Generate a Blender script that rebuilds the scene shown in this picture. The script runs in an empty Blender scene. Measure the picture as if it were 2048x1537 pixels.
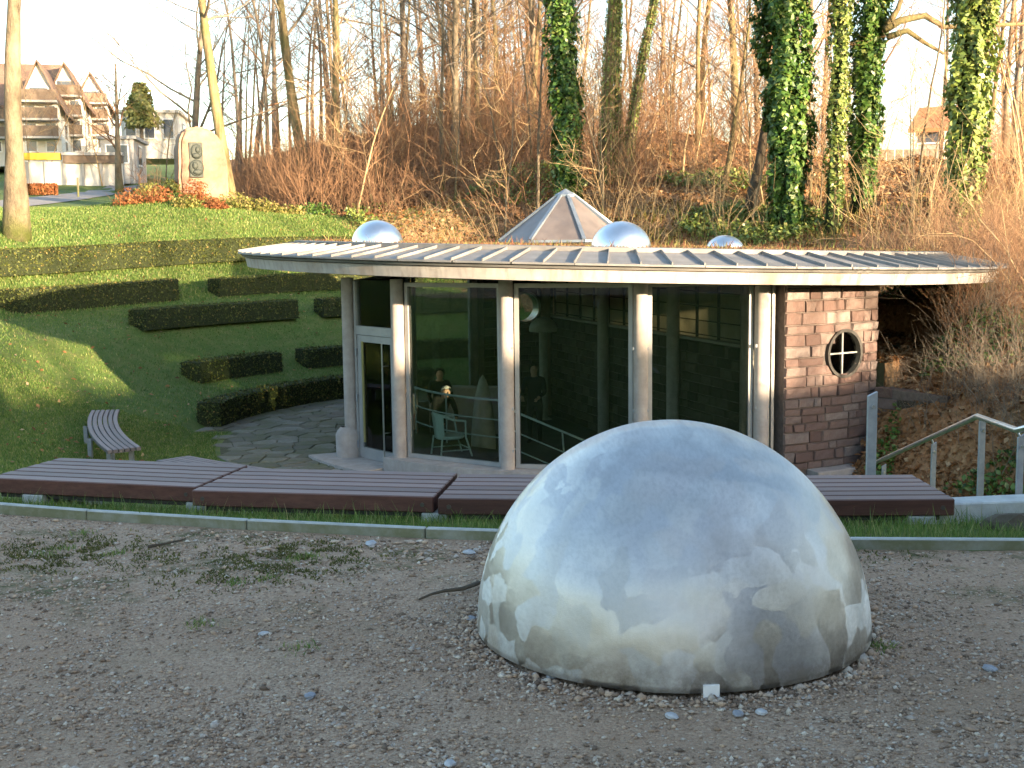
import bpy, bmesh, math, random
import numpy as np
from mathutils import Matrix, Vector, noise as mnoise
R = math.radians
random.seed(7)
rng = np.random.default_rng(11)
scene = bpy.context.scene
COL = scene.collection

# ------------------------------------------------------------------ camera
CAM_H = 1.55
FPX = 2440.0                      # focal length in pixels of a 2048 px wide picture
PITCH, ROLL = R(6.75), R(-0.72)
cam_d = bpy.data.cameras.new('camera')
cam = bpy.data.objects.new('camera', cam_d)
COL.objects.link(cam)
cam_d.sensor_width = 36.0
cam_d.lens = 36.0 * FPX / 2048.0
cam_d.clip_start, cam_d.clip_end = 0.05, 3000
CAM_M = Matrix.Translation((0, 0, CAM_H)) @ Matrix.Rotation(R(90) - PITCH, 4, 'X') @ Matrix.Rotation(ROLL, 4, 'Z')
cam.matrix_world = CAM_M
scene.camera = cam

# ------------------------------------------------------------------ sky, sun, exposure
SUN_EL, SUN_AZ = R(6.6), R(45)    # azimuth measured from -Y (behind the camera) towards +X (right)
sun_dir = Vector((math.sin(SUN_AZ) * math.cos(SUN_EL), -math.cos(SUN_AZ) * math.cos(SUN_EL), math.sin(SUN_EL)))
world = bpy.data.worlds.new('World')
scene.world = world
world.use_nodes = True
wn = world.node_tree.nodes
wl = world.node_tree.links
bg = wn['Background']
sky = wn.new('ShaderNodeTexSky')
sky.sky_type = 'NISHITA'
sky.sun_disc = False
sky.sun_elevation = SUN_EL + R(1)
sky.sun_rotation = math.pi - SUN_AZ       # Blender: 0 is +Y, clockwise seen from above
sky.altitude = 200
sky.air_density, sky.dust_density, sky.ozone_density = 1.0, 1.5, 1.2
wl.new(sky.outputs[0], bg.inputs[0])
bg.inputs[1].default_value = 0.15
sun_l = bpy.data.lights.new('sun', 'SUN')
sun_l.energy = 4.9
sun_l.angle = R(0.6)
sun_l.color = (1.0, 0.77, 0.51)
sun = bpy.data.objects.new('sun', sun_l)
COL.objects.link(sun)
sun.rotation_euler = (-sun_dir).to_track_quat('-Z', 'Y').to_euler()
scene.view_settings.view_transform = 'Standard'
scene.view_settings.look = 'None'
scene.view_settings.gamma = 1
scene.view_settings.use_curve_mapping = False
scene.view_settings.exposure = 2.42
scene.render.film_transparent = False
scene.cycles.max_bounces = 8
scene.cycles.diffuse_bounces = 3
scene.cycles.transparent_max_bounces = 16
scene.cycles.use_denoising = True
scene.cycles.sample_clamp_indirect = 6
scene.cycles.adaptive_threshold = .02

# ------------------------------------------------------------------ measuring helpers (pixel of the 2048 x 1537 photograph -> place)
def ray(px, py):
    d = Vector(((px - 1024) / FPX, -(py - 768.5) / FPX, -1))
    return CAM_M.to_3x3() @ d
def at_y(px, py, Y):
    d = ray(px, py); t = Y / d.y
    return Vector((d.x * t, Y, CAM_H + d.z * t))
def at_z(px, py, Z):
    d = ray(px, py); t = (Z - CAM_H) / d.z
    return Vector((d.x * t, d.y * t, Z))

CX, CY = 2.24, 25.5               # centre of the round pavilion and of the whole amphitheatre
def pol(a, rho, z=0.0):           # a in degrees from the front (towards the camera), positive to the right
    a = R(a)
    return Vector((CX + rho * math.sin(a), CY - rho * math.cos(a), z))

# ------------------------------------------------------------------ mesh helpers
class MB:
    def __init__(s): s.v, s.f, s.m = [], [], []
    def add(s, vs, fs, mi=0):
        o = len(s.v); s.v.extend([tuple(v) for v in vs])
        s.f.extend([tuple(i + o for i in f) for f in fs]); s.m.extend([mi] * len(fs))
    def box(s, c, size, rz=0, mi=0, M=None):
        hx, hy, hz = size[0] / 2, size[1] / 2, size[2] / 2
        vs = [Vector((x * hx, y * hy, z * hz)) for z in (-1, 1) for x, y in ((-1, -1), (1, -1), (1, 1), (-1, 1))]
        T = Matrix.Translation(c) @ Matrix.Rotation(rz, 4, 'Z') if M is None else M
        s.add([T @ v for v in vs], BOXF, mi)
    def bar(s, a, b, w, h=None, mi=0, up=(0, 0, 1)):
        a, b = Vector(a), Vector(b); h = w if h is None else h
        d = (b - a); L = d.length; d.normalize()
        u = Vector(up)
        if abs(d.dot(u)) > .98: u = Vector((0, 1, 0))
        x = d.cross(u).normalized(); y = x.cross(d).normalized()
        vs = []
        for p in (a, b):
            for sx, sy in ((-1, -1), (1, -1), (1, 1), (-1, 1)):
                vs.append(p + x * (sx * w / 2) + y * (sy * h / 2))
        s.add(vs, [(3, 2, 1, 0), (4, 5, 6, 7), (0, 1, 5, 4), (1, 2, 6, 5), (2, 3, 7, 6), (3, 0, 4, 7)], mi)
    def tube(s, pts, rad, n=8, mi=0, cap=True):
        pts = [Vector(p) for p in pts]; k = len(pts)
        if not hasattr(rad, '__len__'): rad = [rad] * k
        t = (pts[1] - pts[0]).normalized()
        u = t.orthogonal().normalized(); vs = []
        for i, p in enumerate(pts):
            tt = (pts[min(i + 1, k - 1)] - pts[max(i - 1, 0)]).normalized()
            u = (u - tt * u.dot(tt))
            u = u.normalized() if u.length > 1e-6 else tt.orthogonal().normalized()
            w = tt.cross(u)
            for j in range(n):
                a = 2 * math.pi * j / n
                vs.append(p + (u * math.cos(a) + w * math.sin(a)) * rad[i])
        fs = [(i * n + j, i * n + (j + 1) % n, (i + 1) * n + (j + 1) % n, (i + 1) * n + j) for i in range(k - 1) for j in range(n)]
        if cap: fs += [tuple(range(n))[::-1], tuple(range((k - 1) * n, k * n))]
        s.add(vs, fs, mi)
    def lathe(s, prof, n=32, c=(0, 0, 0), mi=0, a0=0, a1=360, close=False):
        full = abs(a1 - a0) >= 359.9; m = n if full else n + 1; vs = []
        for r, z in prof:
            for j in range(m):
                a = R(a0 + (a1 - a0) * j / n)
                vs.append((c[0] + r * math.sin(a), c[1] - r * math.cos(a), c[2] + z))
        fs = []; K = len(prof)
        for i in range(K if close else K - 1):
            i2 = (i + 1) % K
            for j in range(n):
                j2 = (j + 1) % m
                fs.append((i * m + j, i * m + j2, i2 * m + j2, i2 * m + j))
        if close and not full:
            fs += [tuple(i * m for i in range(K)), tuple(i * m + m - 1 for i in range(K))[::-1]]
        s.add(vs, fs, mi)
    def build(s, name, mat=None, parent=None, smooth=False, loc=None, bevel=0, fix=True):
        me = bpy.data.meshes.new(name)
        me.from_pydata(s.v, [], s.f)
        if any(s.m): me.polygons.foreach_set('material_index', s.m)
        if fix:
            bm = bmesh.new(); bm.from_mesh(me)
            bmesh.ops.recalc_face_normals(bm, faces=bm.faces)
            if bevel: bmesh.ops.bevel(bm, geom=bm.edges[:], offset=bevel, segments=1, affect='EDGES', clamp_overlap=True)
            bm.to_mesh(me); bm.free()
        return link(name, me, mat, parent, smooth, loc)
BOXF = [(3, 2, 1, 0), (4, 5, 6, 7), (0, 1, 5, 4), (1, 2, 6, 5), (2, 3, 7, 6), (3, 0, 4, 7)]

def link(name, me, mat=None, parent=None, smooth=False, loc=None):
    o = bpy.data.objects.new(name, me)
    COL.objects.link(o)
    if mat is not None:
        for m in (mat if isinstance(mat, (list, tuple)) else [mat]): me.materials.append(m)
    if smooth and me is not None: me.polygons.foreach_set('use_smooth', [True] * len(me.polygons))
    if parent is not None: o.parent = parent
    if loc is not None: o.location = loc
    return o
def np_mesh(name, V, F, mi=None):
    V = np.asarray(V, dtype=np.float32); F = np.asarray(F, dtype=np.int32)
    me = bpy.data.meshes.new(name)
    n, k = F.shape
    me.vertices.add(len(V)); me.vertices.foreach_set('co', V.ravel())
    me.loops.add(n * k); me.loops.foreach_set('vertex_index', F.ravel())
    me.polygons.add(n)
    me.polygons.foreach_set('loop_start', np.arange(0, n * k, k, dtype=np.int32))
    me.polygons.foreach_set('loop_total', np.full(n, k, dtype=np.int32))
    if mi is not None: me.polygons.foreach_set('material_index', np.asarray(mi, dtype=np.int32))
    me.update(calc_edges=True)
    return me
def tag(o, label=None, cat=None, group=None, kind=None):
    if label: o['label'] = label
    if cat: o['category'] = cat
    if group: o['group'] = group
    if kind: o['kind'] = kind
    return o
def empty(name, loc=(0, 0, 0), rz=0):
    o = bpy.data.objects.new(name, None)
    COL.objects.link(o); o.location = loc; o.rotation_euler = (0, 0, rz)
    o.empty_display_size = .2
    return o
def copy_tree(o, parent=None):
    c = o.copy(); COL.objects.link(c); c.parent = parent
    for ch in list(o.children): copy_tree(ch, c)
    return c
def sm(a, b, x):
    t = np.clip((x - a) / (b - a), 0, 1)
    return t * t * (3 - 2 * t)

# ------------------------------------------------------------------ materials
class N:
    """small node-graph writer"""
    def __init__(s, name):
        s.mat = bpy.data.materials.new(name); s.mat.use_nodes = True
        s.t = s.mat.node_tree; s.b = s.t.nodes['Principled BSDF']; s.out = s.t.nodes['Material Output']
        s._c = None
    def n(s, typ, **kw):
        x = s.t.nodes.new('ShaderNode' + typ)
        for k, v in kw.items(): setattr(x, k, v)
        return x
    def l(s, a, b): s.t.links.new(a, b)
    def set(s, node, **kw):
        for k, v in kw.items():
            i = node.inputs[k.replace('_', ' ')]
            if hasattr(v, 'is_output'): s.l(v, i)
            else: i.default_value = v
        return node
    @property
    def co(s):
        if s._c is None: s._c = s.n('TexCoord').outputs['Object']
        return s._c
    def world(s): return s.n('NewGeometry').outputs['Position']
    def map(s, vec, scale=(1, 1, 1), rot=(0, 0, 0), loc=(0, 0, 0)):
        m = s.n('Mapping'); s.l(vec, m.inputs[0])
        m.inputs[1].default_value = loc; m.inputs[2].default_value = rot; m.inputs[3].default_value = scale
        return m.outputs[0]
    def noise(s, scale, detail=4, rough=.6, vec=None, dist=0):
        x = s.n('TexNoise'); s.l(vec if vec is not None else s.co, x.inputs['Vector'])
        x.inputs['Scale'].default_value = scale; x.inputs['Detail'].default_value = detail
        x.inputs['Roughness'].default_value = rough; x.inputs['Distortion'].default_value = dist
        return x.outputs[0]
    def vor(s, scale, vec=None, feature='F1', out='Distance', rnd=1):
        x = s.n('TexVoronoi'); x.feature = feature; s.l(vec if vec is not None else s.co, x.inputs['Vector'])
        x.inputs['Scale'].default_value = scale; x.inputs['Randomness'].default_value = rnd
        return x.outputs[out]
    def ramp(s, fac, stops, interp='LINEAR'):
        r = s.n('ValToRGB'); s.l(fac, r.inputs[0]); e = r.color_ramp; e.interpolation = interp
        while len(e.elements) < len(stops): e.elements.new(.5)
        for el, (p, c) in zip(e.elements, stops):
            el.position = p; el.color = (c, c, c, 1) if not hasattr(c, '__len__') else (*c[:3], 1)
        return r.outputs[0]
    def mix(s, fac, a, b, typ='MIX'):
        m = s.n('Mix'); m.data_type = 'RGBA'; m.blend_type = typ
        for i, v in ((0, fac), (6, a), (7, b)):
            if hasattr(v, 'is_output'): s.l(v, m.inputs[i])
            elif hasattr(v, '__len__'): m.inputs[i].default_value = (*v[:3], 1)
            else: m.inputs[i].default_value = v
        return m.outputs[2]
    def math(s, op, a, b=0.5):
        m = s.n('Math'); m.operation = op
        for i, v in ((0, a), (1, b)):
            if hasattr(v, 'is_output'): s.l(v, m.inputs[i])
            else: m.inputs[i].default_value = v
        return m.outputs[0]
    def bump(s, h, strength=.3, dist=.02, normal=None):
        b = s.n('Bump'); s.l(h, b.inputs['Height']); b.inputs['Strength'].default_value = strength; b.inputs['Distance'].default_value = dist
        if normal is not None: s.l(normal, b.inputs['Normal'])
        return b.outputs[0]
    def done(s, color, rough=.8, metal=0, normal=None, spec=.3, **kw):
        b = s.b
        for k, v in (('Base Color', color), ('Roughness', rough), ('Metallic', metal), ('Specular IOR Level', spec), *kw.items()):
            i = b.inputs[k]
            if hasattr(v, 'is_output'): s.l(v, i)
            elif hasattr(v, '__len__'): i.default_value = (*v[:3], 1)
            else: i.default_value = v
        if normal is not None: s.l(normal, b.inputs['Normal'])
        return s.mat
def rnd_obj(g):  return g.n('ObjectInfo').outputs['Random']
def rnd_isl(g):  return g.n('NewGeometry').outputs['Random Per Island']

def simple(name, c1, c2, scale=8, rough=.8, bump=.2, bscale=None, metal=0, spec=.3, dist=.01, per_obj=0, detail=5):
    g = N(name)
    f = g.noise(scale, detail)
    c = g.mix(g.ramp(f, [(.3, 0), (.7, 1)]), c1, c2)
    if per_obj:
        c = g.mix(1, c, g.ramp(rnd_obj(g), [(0, 1 - per_obj), (1, 1 + per_obj * .4)]), 'MULTIPLY')
    nb = g.bump(g.noise(bscale or scale * 6, 4), bump, dist) if bump else None
    return g.done(c, rough, metal, nb, spec)

def leafmat(name, stops, rough=.5, spec=.35, trans=.25):
    g = N(name)
    c = g.ramp(rnd_isl(g), stops)
    c = g.mix(g.ramp(g.noise(.35, 2), [(.35, 0), (.65, .55)]), c, g.mix(1, c, (.62, .66, .5), 'MULTIPLY'))
    b = g.done(c, rough, 0, None, spec)
    if trans:
        tr = g.n('BsdfTranslucent'); g.l(c, tr.inputs[0])
        mx = g.n('MixShader'); mx.inputs[0].default_value = trans
        g.l(g.b.outputs[0], mx.inputs[1]); g.l(tr.outputs[0], mx.inputs[2]); g.l(mx.outputs[0], g.out.inputs[0])
    return g.mat

M = {}
# lawn
g = N('lawn')
big = g.noise(.35, 5); mid = g.noise(3.0, 5); fine = g.noise(38, 6, .75, g.map(g.co, (1, 1, .4)))
c = g.mix(g.ramp(big, [(.35, 0), (.7, 1)]), (.092, .158, .034), (.16, .2, .05))
c = g.mix(g.ramp(mid, [(.45, 0), (.75, .7)]), c, (.26, .235, .09))
c = g.mix(g.ramp(fine, [(.3, .55), (.7, 0)]), c, (.035, .07, .012))
c = g.mix(g.ramp(g.vor(9, feature='F1'), [(.03, .5), (.06, 0)]), c, (.22, .12, .05))
h = g.math('ADD', fine, g.math('MULTIPLY', mid, .8))
M['lawn'] = g.done(c, .85, 0, g.bump(h, .9, .05), .2)
# leaf-littered slope
g = N('leaf_litter_ground')
big = g.noise(.3, 5); mid = g.noise(2.2, 6, .7); fv = g.vor(14, out='Color')
c = g.ramp(g.math('MULTIPLY', mid, 1.0), [(.3, (.13, .075, .04)), (.5, (.29, .155, .078)), (.72, (.4, .25, .135))])
c = g.mix(g.ramp(big, [(.5, 0), (.68, .8)]), c, (.12, .13, .04))
c = g.mix(.35, c, g.ramp(g.n('SeparateColor').outputs[0], [(0, 0), (1, 1)]) if False else g.ramp(fv, [(0, (.1, .05, .02)), (.6, (.36, .19, .09)), (1, (.5, .34, .2))]))
M['litter'] = g.done(c, .9, 0, g.bump(g.math('ADD', g.vor(14), mid), .9, .06), .15)
# gravel ground (packed sand between the stones)
g = N('gravel_ground')
big = g.noise(.8, 5); fine = g.noise(60, 6, .7); v = g.vor(95, out='Color'); vd = g.vor(95)
c = g.ramp(v, [(0, (.16, .11, .078)), (.35, (.32, .226, .158)), (.7, (.43, .32, .23)), (1, (.55, .45, .34))])
c = g.mix(g.ramp(big, [(.4, .25), (.62, .75)]), c, (.33, .22, .147))
moss = g.math('MULTIPLY', g.ramp(g.noise(1.5, 6, .65, g.map(g.co, loc=(3.3, .4, 0))), [(.5, 0), (.6, 1)]), g.ramp(g.noise(14, 5, .7), [(.36, 0), (.52, .9)]))
sep = g.n('SeparateXYZ'); g.l(g.co, sep.inputs[0])
moss = g.math('MULTIPLY', moss, g.ramp(g.math('MULTIPLY', sep.outputs[1], .1), [(.47, .12), (.53, 1)]))
c = g.mix(moss, c, (.075, .08, .028))
h = g.math('ADD', g.math('MULTIPLY', vd, -1.2), fine)
M['gravel'] = g.done(c, .9, 0, g.bump(h, .8, .012), .25)
g = N('pebble')
c = g.ramp(rnd_isl(g), [(0, (.12, .085, .062)), (.2, (.25, .172, .12)), (.45, (.39, .275, .192)), (.7, (.48, .36, .26)), (.86, (.38, .335, .3)), (.96, (.5, .43, .35)), (1, (.6, .54, .46))])
c = g.mix(g.ramp(g.noise(160, 3), [(.3, .35), (.6, 0)]), c, (.1, .09, .075))
M['pebble'] = g.done(c, .75, 0, g.bump(g.noise(220, 3), .3, .003), .3)
g = N('slate_stone')
c = g.ramp(rnd_obj(g), [(0, (.2, .22, .26)), (.5, (.33, .35, .39)), (1, (.5, .5, .5))])
c = g.mix(g.ramp(g.noise(40, 4), [(.35, .5), (.65, 0)]), c, (.14, .14, .14))
M['slate'] = g.done(c, .7, 0, g.bump(g.noise(90, 4), .5, .005), .3)
# grass and leaves
M['blade'] = leafmat('grass_blade', [(0, (.075, .145, .03)), (.5, (.125, .21, .045)), (.85, (.22, .265, .075)), (1, (.36, .32, .15))], .55, .25, .3)
M['yew'] = leafmat('hedge_leaf', [(0, (.038, .055, .013)), (.55, (.075, .092, .021)), (.9, (.145, .145, .034)), (1, (.2, .13, .045))], .6, .25, .15)
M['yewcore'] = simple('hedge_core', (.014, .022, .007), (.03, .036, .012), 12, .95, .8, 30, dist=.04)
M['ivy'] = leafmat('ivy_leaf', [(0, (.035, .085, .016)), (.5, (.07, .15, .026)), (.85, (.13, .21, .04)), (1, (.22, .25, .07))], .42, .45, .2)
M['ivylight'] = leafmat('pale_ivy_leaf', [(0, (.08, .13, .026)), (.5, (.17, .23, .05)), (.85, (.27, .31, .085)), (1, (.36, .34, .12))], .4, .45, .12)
M['deadleaf'] = leafmat('fallen_leaf', [(0, (.12, .055, .022)), (.4, (.27, .125, .05)), (.75, (.38, .21, .1)), (1, (.5, .36, .22))], .75, .2, .2)
M['twig'] = simple('undergrowth_twig', (.15, .078, .046), (.3, .18, .1), 1.2, .85, 0)
M['drystem'] = simple('dry_stem', (.3, .21, .11), (.44, .32, .18), 1.2, .8, 0)
g = N('bark_mossy')
f = g.noise(3, 6, .65, g.map(g.co, (1, 1, .25)))
c = g.ramp(f, [(.32, (.075, .058, .033)), (.5, (.19, .147, .08)), (.7, (.31, .245, .135))])
c = g.mix(g.ramp(g.noise(1.1, 4), [(.45, 0), (.65, .6)]), c, (.125, .125, .045))
M['bark'] = g.done(c, .9, 0, g.bump(g.math('ADD', f, g.noise(22, 5, .7, g.map(g.co, (1, 1, .2)))), .9, .06), .15)
M['barkgrey'] = simple('bark_grey', (.1, .085, .07), (.24, .2, .15), 2.5, .9, .6, 12, dist=.03)
g = N('bark_beige')
f = g.noise(2.2, 6, .7, g.map(g.co, (1, 1, .5)))
c = g.ramp(f, [(.32, (.08, .065, .045)), (.5, (.18, .145, .1)), (.7, (.28, .225, .155))])
sp = g.n('SeparateXYZ'); g.l(g.co, sp.inputs[0])
c = g.mix(g.math('MULTIPLY', g.ramp(sp.outputs[2], [(.0, 1), (.9, 0)]), g.ramp(g.noise(3, 4), [(.3, .4), (.6, 1)])), c, (.1, .12, .03))   # mossy foot
M['barkbeige'] = g.done(c, .9, 0, g.bump(g.math('ADD', f, g.noise(16, 5, .7, g.map(g.co, (1, 1, .4)))), .9, .06), .15)
M['barkdark'] = simple('bark_dark', (.045, .035, .026), (.1, .08, .055), 3, .9, .6, 12, dist=.03)
M['mosstuft'] = leafmat('moss_tuft', [(0, (.06, .07, .022)), (.6, (.1, .105, .034)), (1, (.16, .15, .05))], .8, .15, .1)
M['conifer'] = leafmat('conifer_leaf', [(0, (.16, .18, .06)), (.6, (.27, .27, .09)), (1, (.38, .36, .14))], .6, .2, .1)
M['fern'] = leafmat('rusty_fern_leaf', [(0, (.16, .06, .03)), (.6, (.3, .11, .045)), (1, (.4, .19, .09))], .75, .15, .25)
M['moss_clump'] = leafmat('low_plant_leaf', [(0, (.08, .1, .025)), (.5, (.2, .2, .05)), (.85, (.34, .28, .1)), (1, (.42, .3, .14))], .7, .2, .25)

# built materials
g = N('brushed_aluminium')
wob = g.n('VectorMath'); wob.operation = 'MULTIPLY_ADD'
wn_ = g.n('TexNoise'); g.l(g.co, wn_.inputs['Vector']); wn_.inputs['Scale'].default_value = 3.5; wn_.inputs['Detail'].default_value = 4
g.l(wn_.outputs['Color'], wob.inputs[0]); wob.inputs[1].default_value = (.3, .3, .3); g.l(g.co, wob.inputs[2])
vc = g.vor(8.5, vec=wob.outputs[0], out='Color')
sc = g.n('SeparateColor'); g.l(vc, sc.inputs[0])
vr = g.n('VectorRotate'); vr.rotation_type = 'AXIS_ANGLE'
g.l(g.co, vr.inputs['Vector']); g.l(g.co, vr.inputs['Axis']); g.l(g.math('MULTIPLY', sc.outputs[0], 6.28), vr.inputs['Angle'])
strk = g.noise(10, 5, .65, g.map(vr.outputs[0], (7, .6, 7)))
scr = g.noise(26, 2, .5, g.map(vr.outputs[0], (14, .25, 14)))
blotch = g.noise(2.4, 5, .6, dist=.6)
stain = g.noise(4.5, 5, .65, g.map(g.co, (1, 1, .2)))
sepz = g.n('SeparateXYZ'); g.l(g.co, sepz.inputs[0])
col = g.mix(g.ramp(blotch, [(.35, 0), (.7, 1)]), (.47, .46, .45), (.63, .62, .605))
col = g.mix(g.ramp(strk, [(.36, .4), (.58, 0)]), col, (.37, .36, .35))
col = g.mix(g.ramp(stain, [(.55, 0), (.72, .4)]), col, (.34, .31, .28))
dirt = g.math('MULTIPLY', g.ramp(sepz.outputs[2], [(.0, 1), (.16, 0)]), g.ramp(g.noise(9, 6, .75), [(.35, 0), (.62, .8)]))
col = g.mix(dirt, col, (.2, .165, .125))                         # splashed mud round the rim
rough = g.math('ADD', g.math('MULTIPLY', blotch, .16), g.math('ADD', g.math('MULTIPLY', strk, .24), .33))
rough = g.math('ADD', rough, g.math('MULTIPLY', dirt, .3))
tg = g.n('Tangent'); tg.direction_type = 'RADIAL'; tg.axis = 'Z'
n1 = g.bump(g.noise(2.0, 2), .3, .12)
n2 = g.bump(sc.outputs[1], .06, .02, n1)
nrm_ = g.bump(g.math('ADD', g.math('MULTIPLY', strk, .4), g.math('MULTIPLY', scr, .3)), .1, .012, n2)
M['alu'] = g.done(col, rough, 1.0, nrm_, .5, **{'Anisotropic': .58, 'Anisotropic Rotation': sc.outputs[2], 'Tangent': tg.outputs[0]})
M['alusmall'] = simple('small_dome_metal', (.74, .74, .75), (.85, .85, .85), 3, .3, .12, 9, 1.0, .5, .03)
g = N('pale_concrete')
f = g.noise(6, 6, .65); st = g.noise(3.2, 5, .7, g.map(g.co, (1, 1, .12)))
c = g.mix(g.ramp(f, [(.3, 0), (.7, 1)]), (.3, .265, .245), (.41, .37, .345))
c = g.mix(g.ramp(st, [(.55, 0), (.75, .55)]), c, (.3, .245, .19))
M['conc'] = g.done(c, .85, 0, g.bump(g.noise(70, 4), .15, .004), .25)
g = N('fascia_concrete')
f = g.noise(5, 6, .65); st = g.noise(1.5, 6, .72, g.map(g.co, (1, 1, .25))); st2 = g.noise(9, 4, .7, g.map(g.co, (1, 1, .06)))
c = g.mix(g.ramp(f, [(.3, 0), (.7, 1)]), (.34, .31, .285), (.46, .425, .39))
c = g.mix(g.ramp(st, [(.5, 0), (.68, .6)]), c, (.32, .22, .14))
c = g.mix(g.ramp(st2, [(.5, 0), (.7, .6)]), c, (.2, .17, .145))
M['fascia'] = g.done(c, .85, 0, g.bump(g.noise(60, 4), .15, .004), .25)
M['zinc'] = simple('zinc_sheet', (.165, .158, .15), (.26, .25, .24), 2.4, .65, .1, 12, .15, .5, .01, .1)
M['steel'] = simple('grey_frame_metal', (.3, .3, .3), (.38, .37, .36), 4, .5, .05, 40, .3, .5, .003)
M['darksteel'] = simple('dark_frame_metal', (.035, .033, .03), (.06, .055, .05), 4, .5, .05, 40, .2, .4, .003)
M['galv'] = simple('galvanised_post', (.25, .27, .3), (.36, .38, .41), 14, .5, .1, 60, .6, .5, .003)
M['railsteel'] = simple('brushed_handrail', (.45, .45, .46), (.6, .6, .6), 8, .32, .05, 60, .95, .5, .003)
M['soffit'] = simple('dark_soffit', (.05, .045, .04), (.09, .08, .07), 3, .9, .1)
def slatmat(name, a, b):
    g = N(name)
    f = g.noise(9, 6, .7, g.map(g.co, (.25, 2, 2))); f2 = g.noise(30, 4, .7, g.map(g.co, (.12, 3, 3)))
    c = g.mix(g.ramp(f, [(.3, 0), (.7, 1)]), a, b)
    c = g.mix(g.ramp(f2, [(.5, 0), (.75, .5)]), c, tuple(x * .45 for x in a))
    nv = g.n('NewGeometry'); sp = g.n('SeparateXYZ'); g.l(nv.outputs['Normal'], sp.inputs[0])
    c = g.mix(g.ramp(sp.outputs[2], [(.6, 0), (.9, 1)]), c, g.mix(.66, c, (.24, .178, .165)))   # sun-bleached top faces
    c = g.mix(1, c, g.ramp(rnd_obj(g), [(0, .72), (1, 1.15)]), 'MULTIPLY')
    return g.done(c, .62, 0, g.bump(f2, .35, .004), .35)
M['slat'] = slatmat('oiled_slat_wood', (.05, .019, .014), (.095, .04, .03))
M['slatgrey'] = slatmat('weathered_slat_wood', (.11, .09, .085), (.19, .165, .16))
g = N('kerb_concrete')
c = g.mix(g.ramp(g.noise(14, 5), [(.3, 0), (.7, 1)]), (.28, .3, .29), (.4, .42, .41))
nz_ = g.n('SeparateXYZ'); g.l(g.n('NewGeometry').outputs['Normal'], nz_.inputs[0])
c = g.mix(g.math('MULTIPLY', g.ramp(nz_.outputs[2], [(.2, .9), (.7, .1)]), g.ramp(g.noise(5, 5, .7), [(.3, .5), (.6, 1)])), c, (.12, .125, .06))   # algae on the upright faces
M['kerb'] = g.done(c, .85, 0, g.bump(g.noise(60, 4), .3, .006), .25)
M['block'] = simple('concrete_block', (.3, .32, .32), (.42, .44, .44), 12, .85, .3, 60)
g = N('red_sandstone')
c = g.ramp(rnd_obj(g), [(0, (.125, .085, .075)), (.3, (.16, .112, .1)), (.6, (.185, .14, .126)), (.85, (.21, .172, .158)), (1, (.25, .215, .198))])
c = g.mix(g.ramp(g.noise(14, 5, .7), [(.35, .5), (.65, 0)]), c, (.11, .06, .048))
M['sand'] = g.done(c, .9, 0, g.bump(g.noise(25, 5, .7), .7, .02), .2)
g = N('grey_rubble')
c = g.ramp(rnd_obj(g), [(0, (.03, .026, .022)), (.5, (.065, .054, .044)), (1, (.11, .09, .072))])
c = g.mix(g.ramp(g.noise(10, 5, .7), [(.35, .5), (.65, 0)]), c, (.04, .04, .02))
M['rubble'] = g.done(c, .9, 0, g.bump(g.noise(20, 5, .7), .7, .02), .2)
M['mortar'] = simple('mortar', (.1, .08, .07), (.16, .13, .115), 14, .95, .4, 60)
g = N('flagstone')
c = g.ramp(rnd_obj(g), [(0, (.12, .105, .08)), (.5, (.18, .16, .125)), (1, (.25, .23, .19))])
c = g.mix(g.ramp(g.noise(1.5, 6, .7), [(.4, 0), (.62, .75)]), c, (.1, .11, .04))
c = g.mix(g.ramp(g.noise(18, 5, .7), [(.35, .4), (.65, 0)]), c, (.07, .065, .05))
M['flag'] = g.done(c, .8, 0, g.bump(g.noise(16, 5, .7), .5, .015), .3)
M['joint'] = simple('mossy_joint', (.05, .05, .025), (.09, .09, .04), 9, .95, .5, 60)
g = N('window_glass')
tr = g.n('BsdfTransparent'); tr.inputs[0].default_value = (.80, .84, .80, 1)
gl = g.n('BsdfGlossy'); gl.inputs['Roughness'].default_value = .0; gl.inputs[0].default_value = (.9, .9, .9, 1)
fr = g.n('Fresnel'); fr.inputs[0].default_value = 1.5
mx = g.n('MixShader'); g.l(fr.outputs[0], mx.inputs[0]); g.l(tr.outputs[0], mx.inputs[1]); g.l(gl.outputs[0], mx.inputs[2]); g.l(mx.outputs[0], g.out.inputs[0])
M['glass'] = g.mat
g = N('frosted_glass')
c = g.mix(g.ramp(g.noise(1.5, 4), [(.35, 0), (.7, 1)]), (.42, .39, .3), (.55, .52, .42))
tl = g.n('BsdfTranslucent'); g.l(c, tl.inputs[0])
g.done(c, .3, 0, None, .4)
mx = g.n('MixShader'); mx.inputs[0].default_value = .6
g.l(g.b.outputs[0], mx.inputs[1]); g.l(tl.outputs[0], mx.inputs[2]); g.l(mx.outputs[0], g.out.inputs[0])
M['frost'] = g.mat
g = N('skylight_pane')
c = g.mix(g.ramp(g.noise(1.6, 4), [(.35, 0), (.7, 1)]), (.13, .108, .098), (.2, .168, .15))
M['skypane'] = g.done(c, .38, 0, g.bump(g.noise(3, 2), .05, .02), .6)
M['skyrib'] = simple('skylight_rib_metal', (.22, .26, .3), (.3, .34, .38), 4, .45, .05, 30, .6)
g = N('roof_substrate')
c = g.ramp(g.vor(30, out='Color'), [(0, (.09, .04, .03)), (.5, (.2, .1, .07)), (1, (.3, .22, .14))])
c = g.mix(g.ramp(g.noise(.8, 4), [(.5, 0), (.65, .7)]), c, (.2, .17, .06))
M['sub'] = g.done(c, .95, 0, g.bump(g.vor(30), .8, .03), .1)
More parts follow.
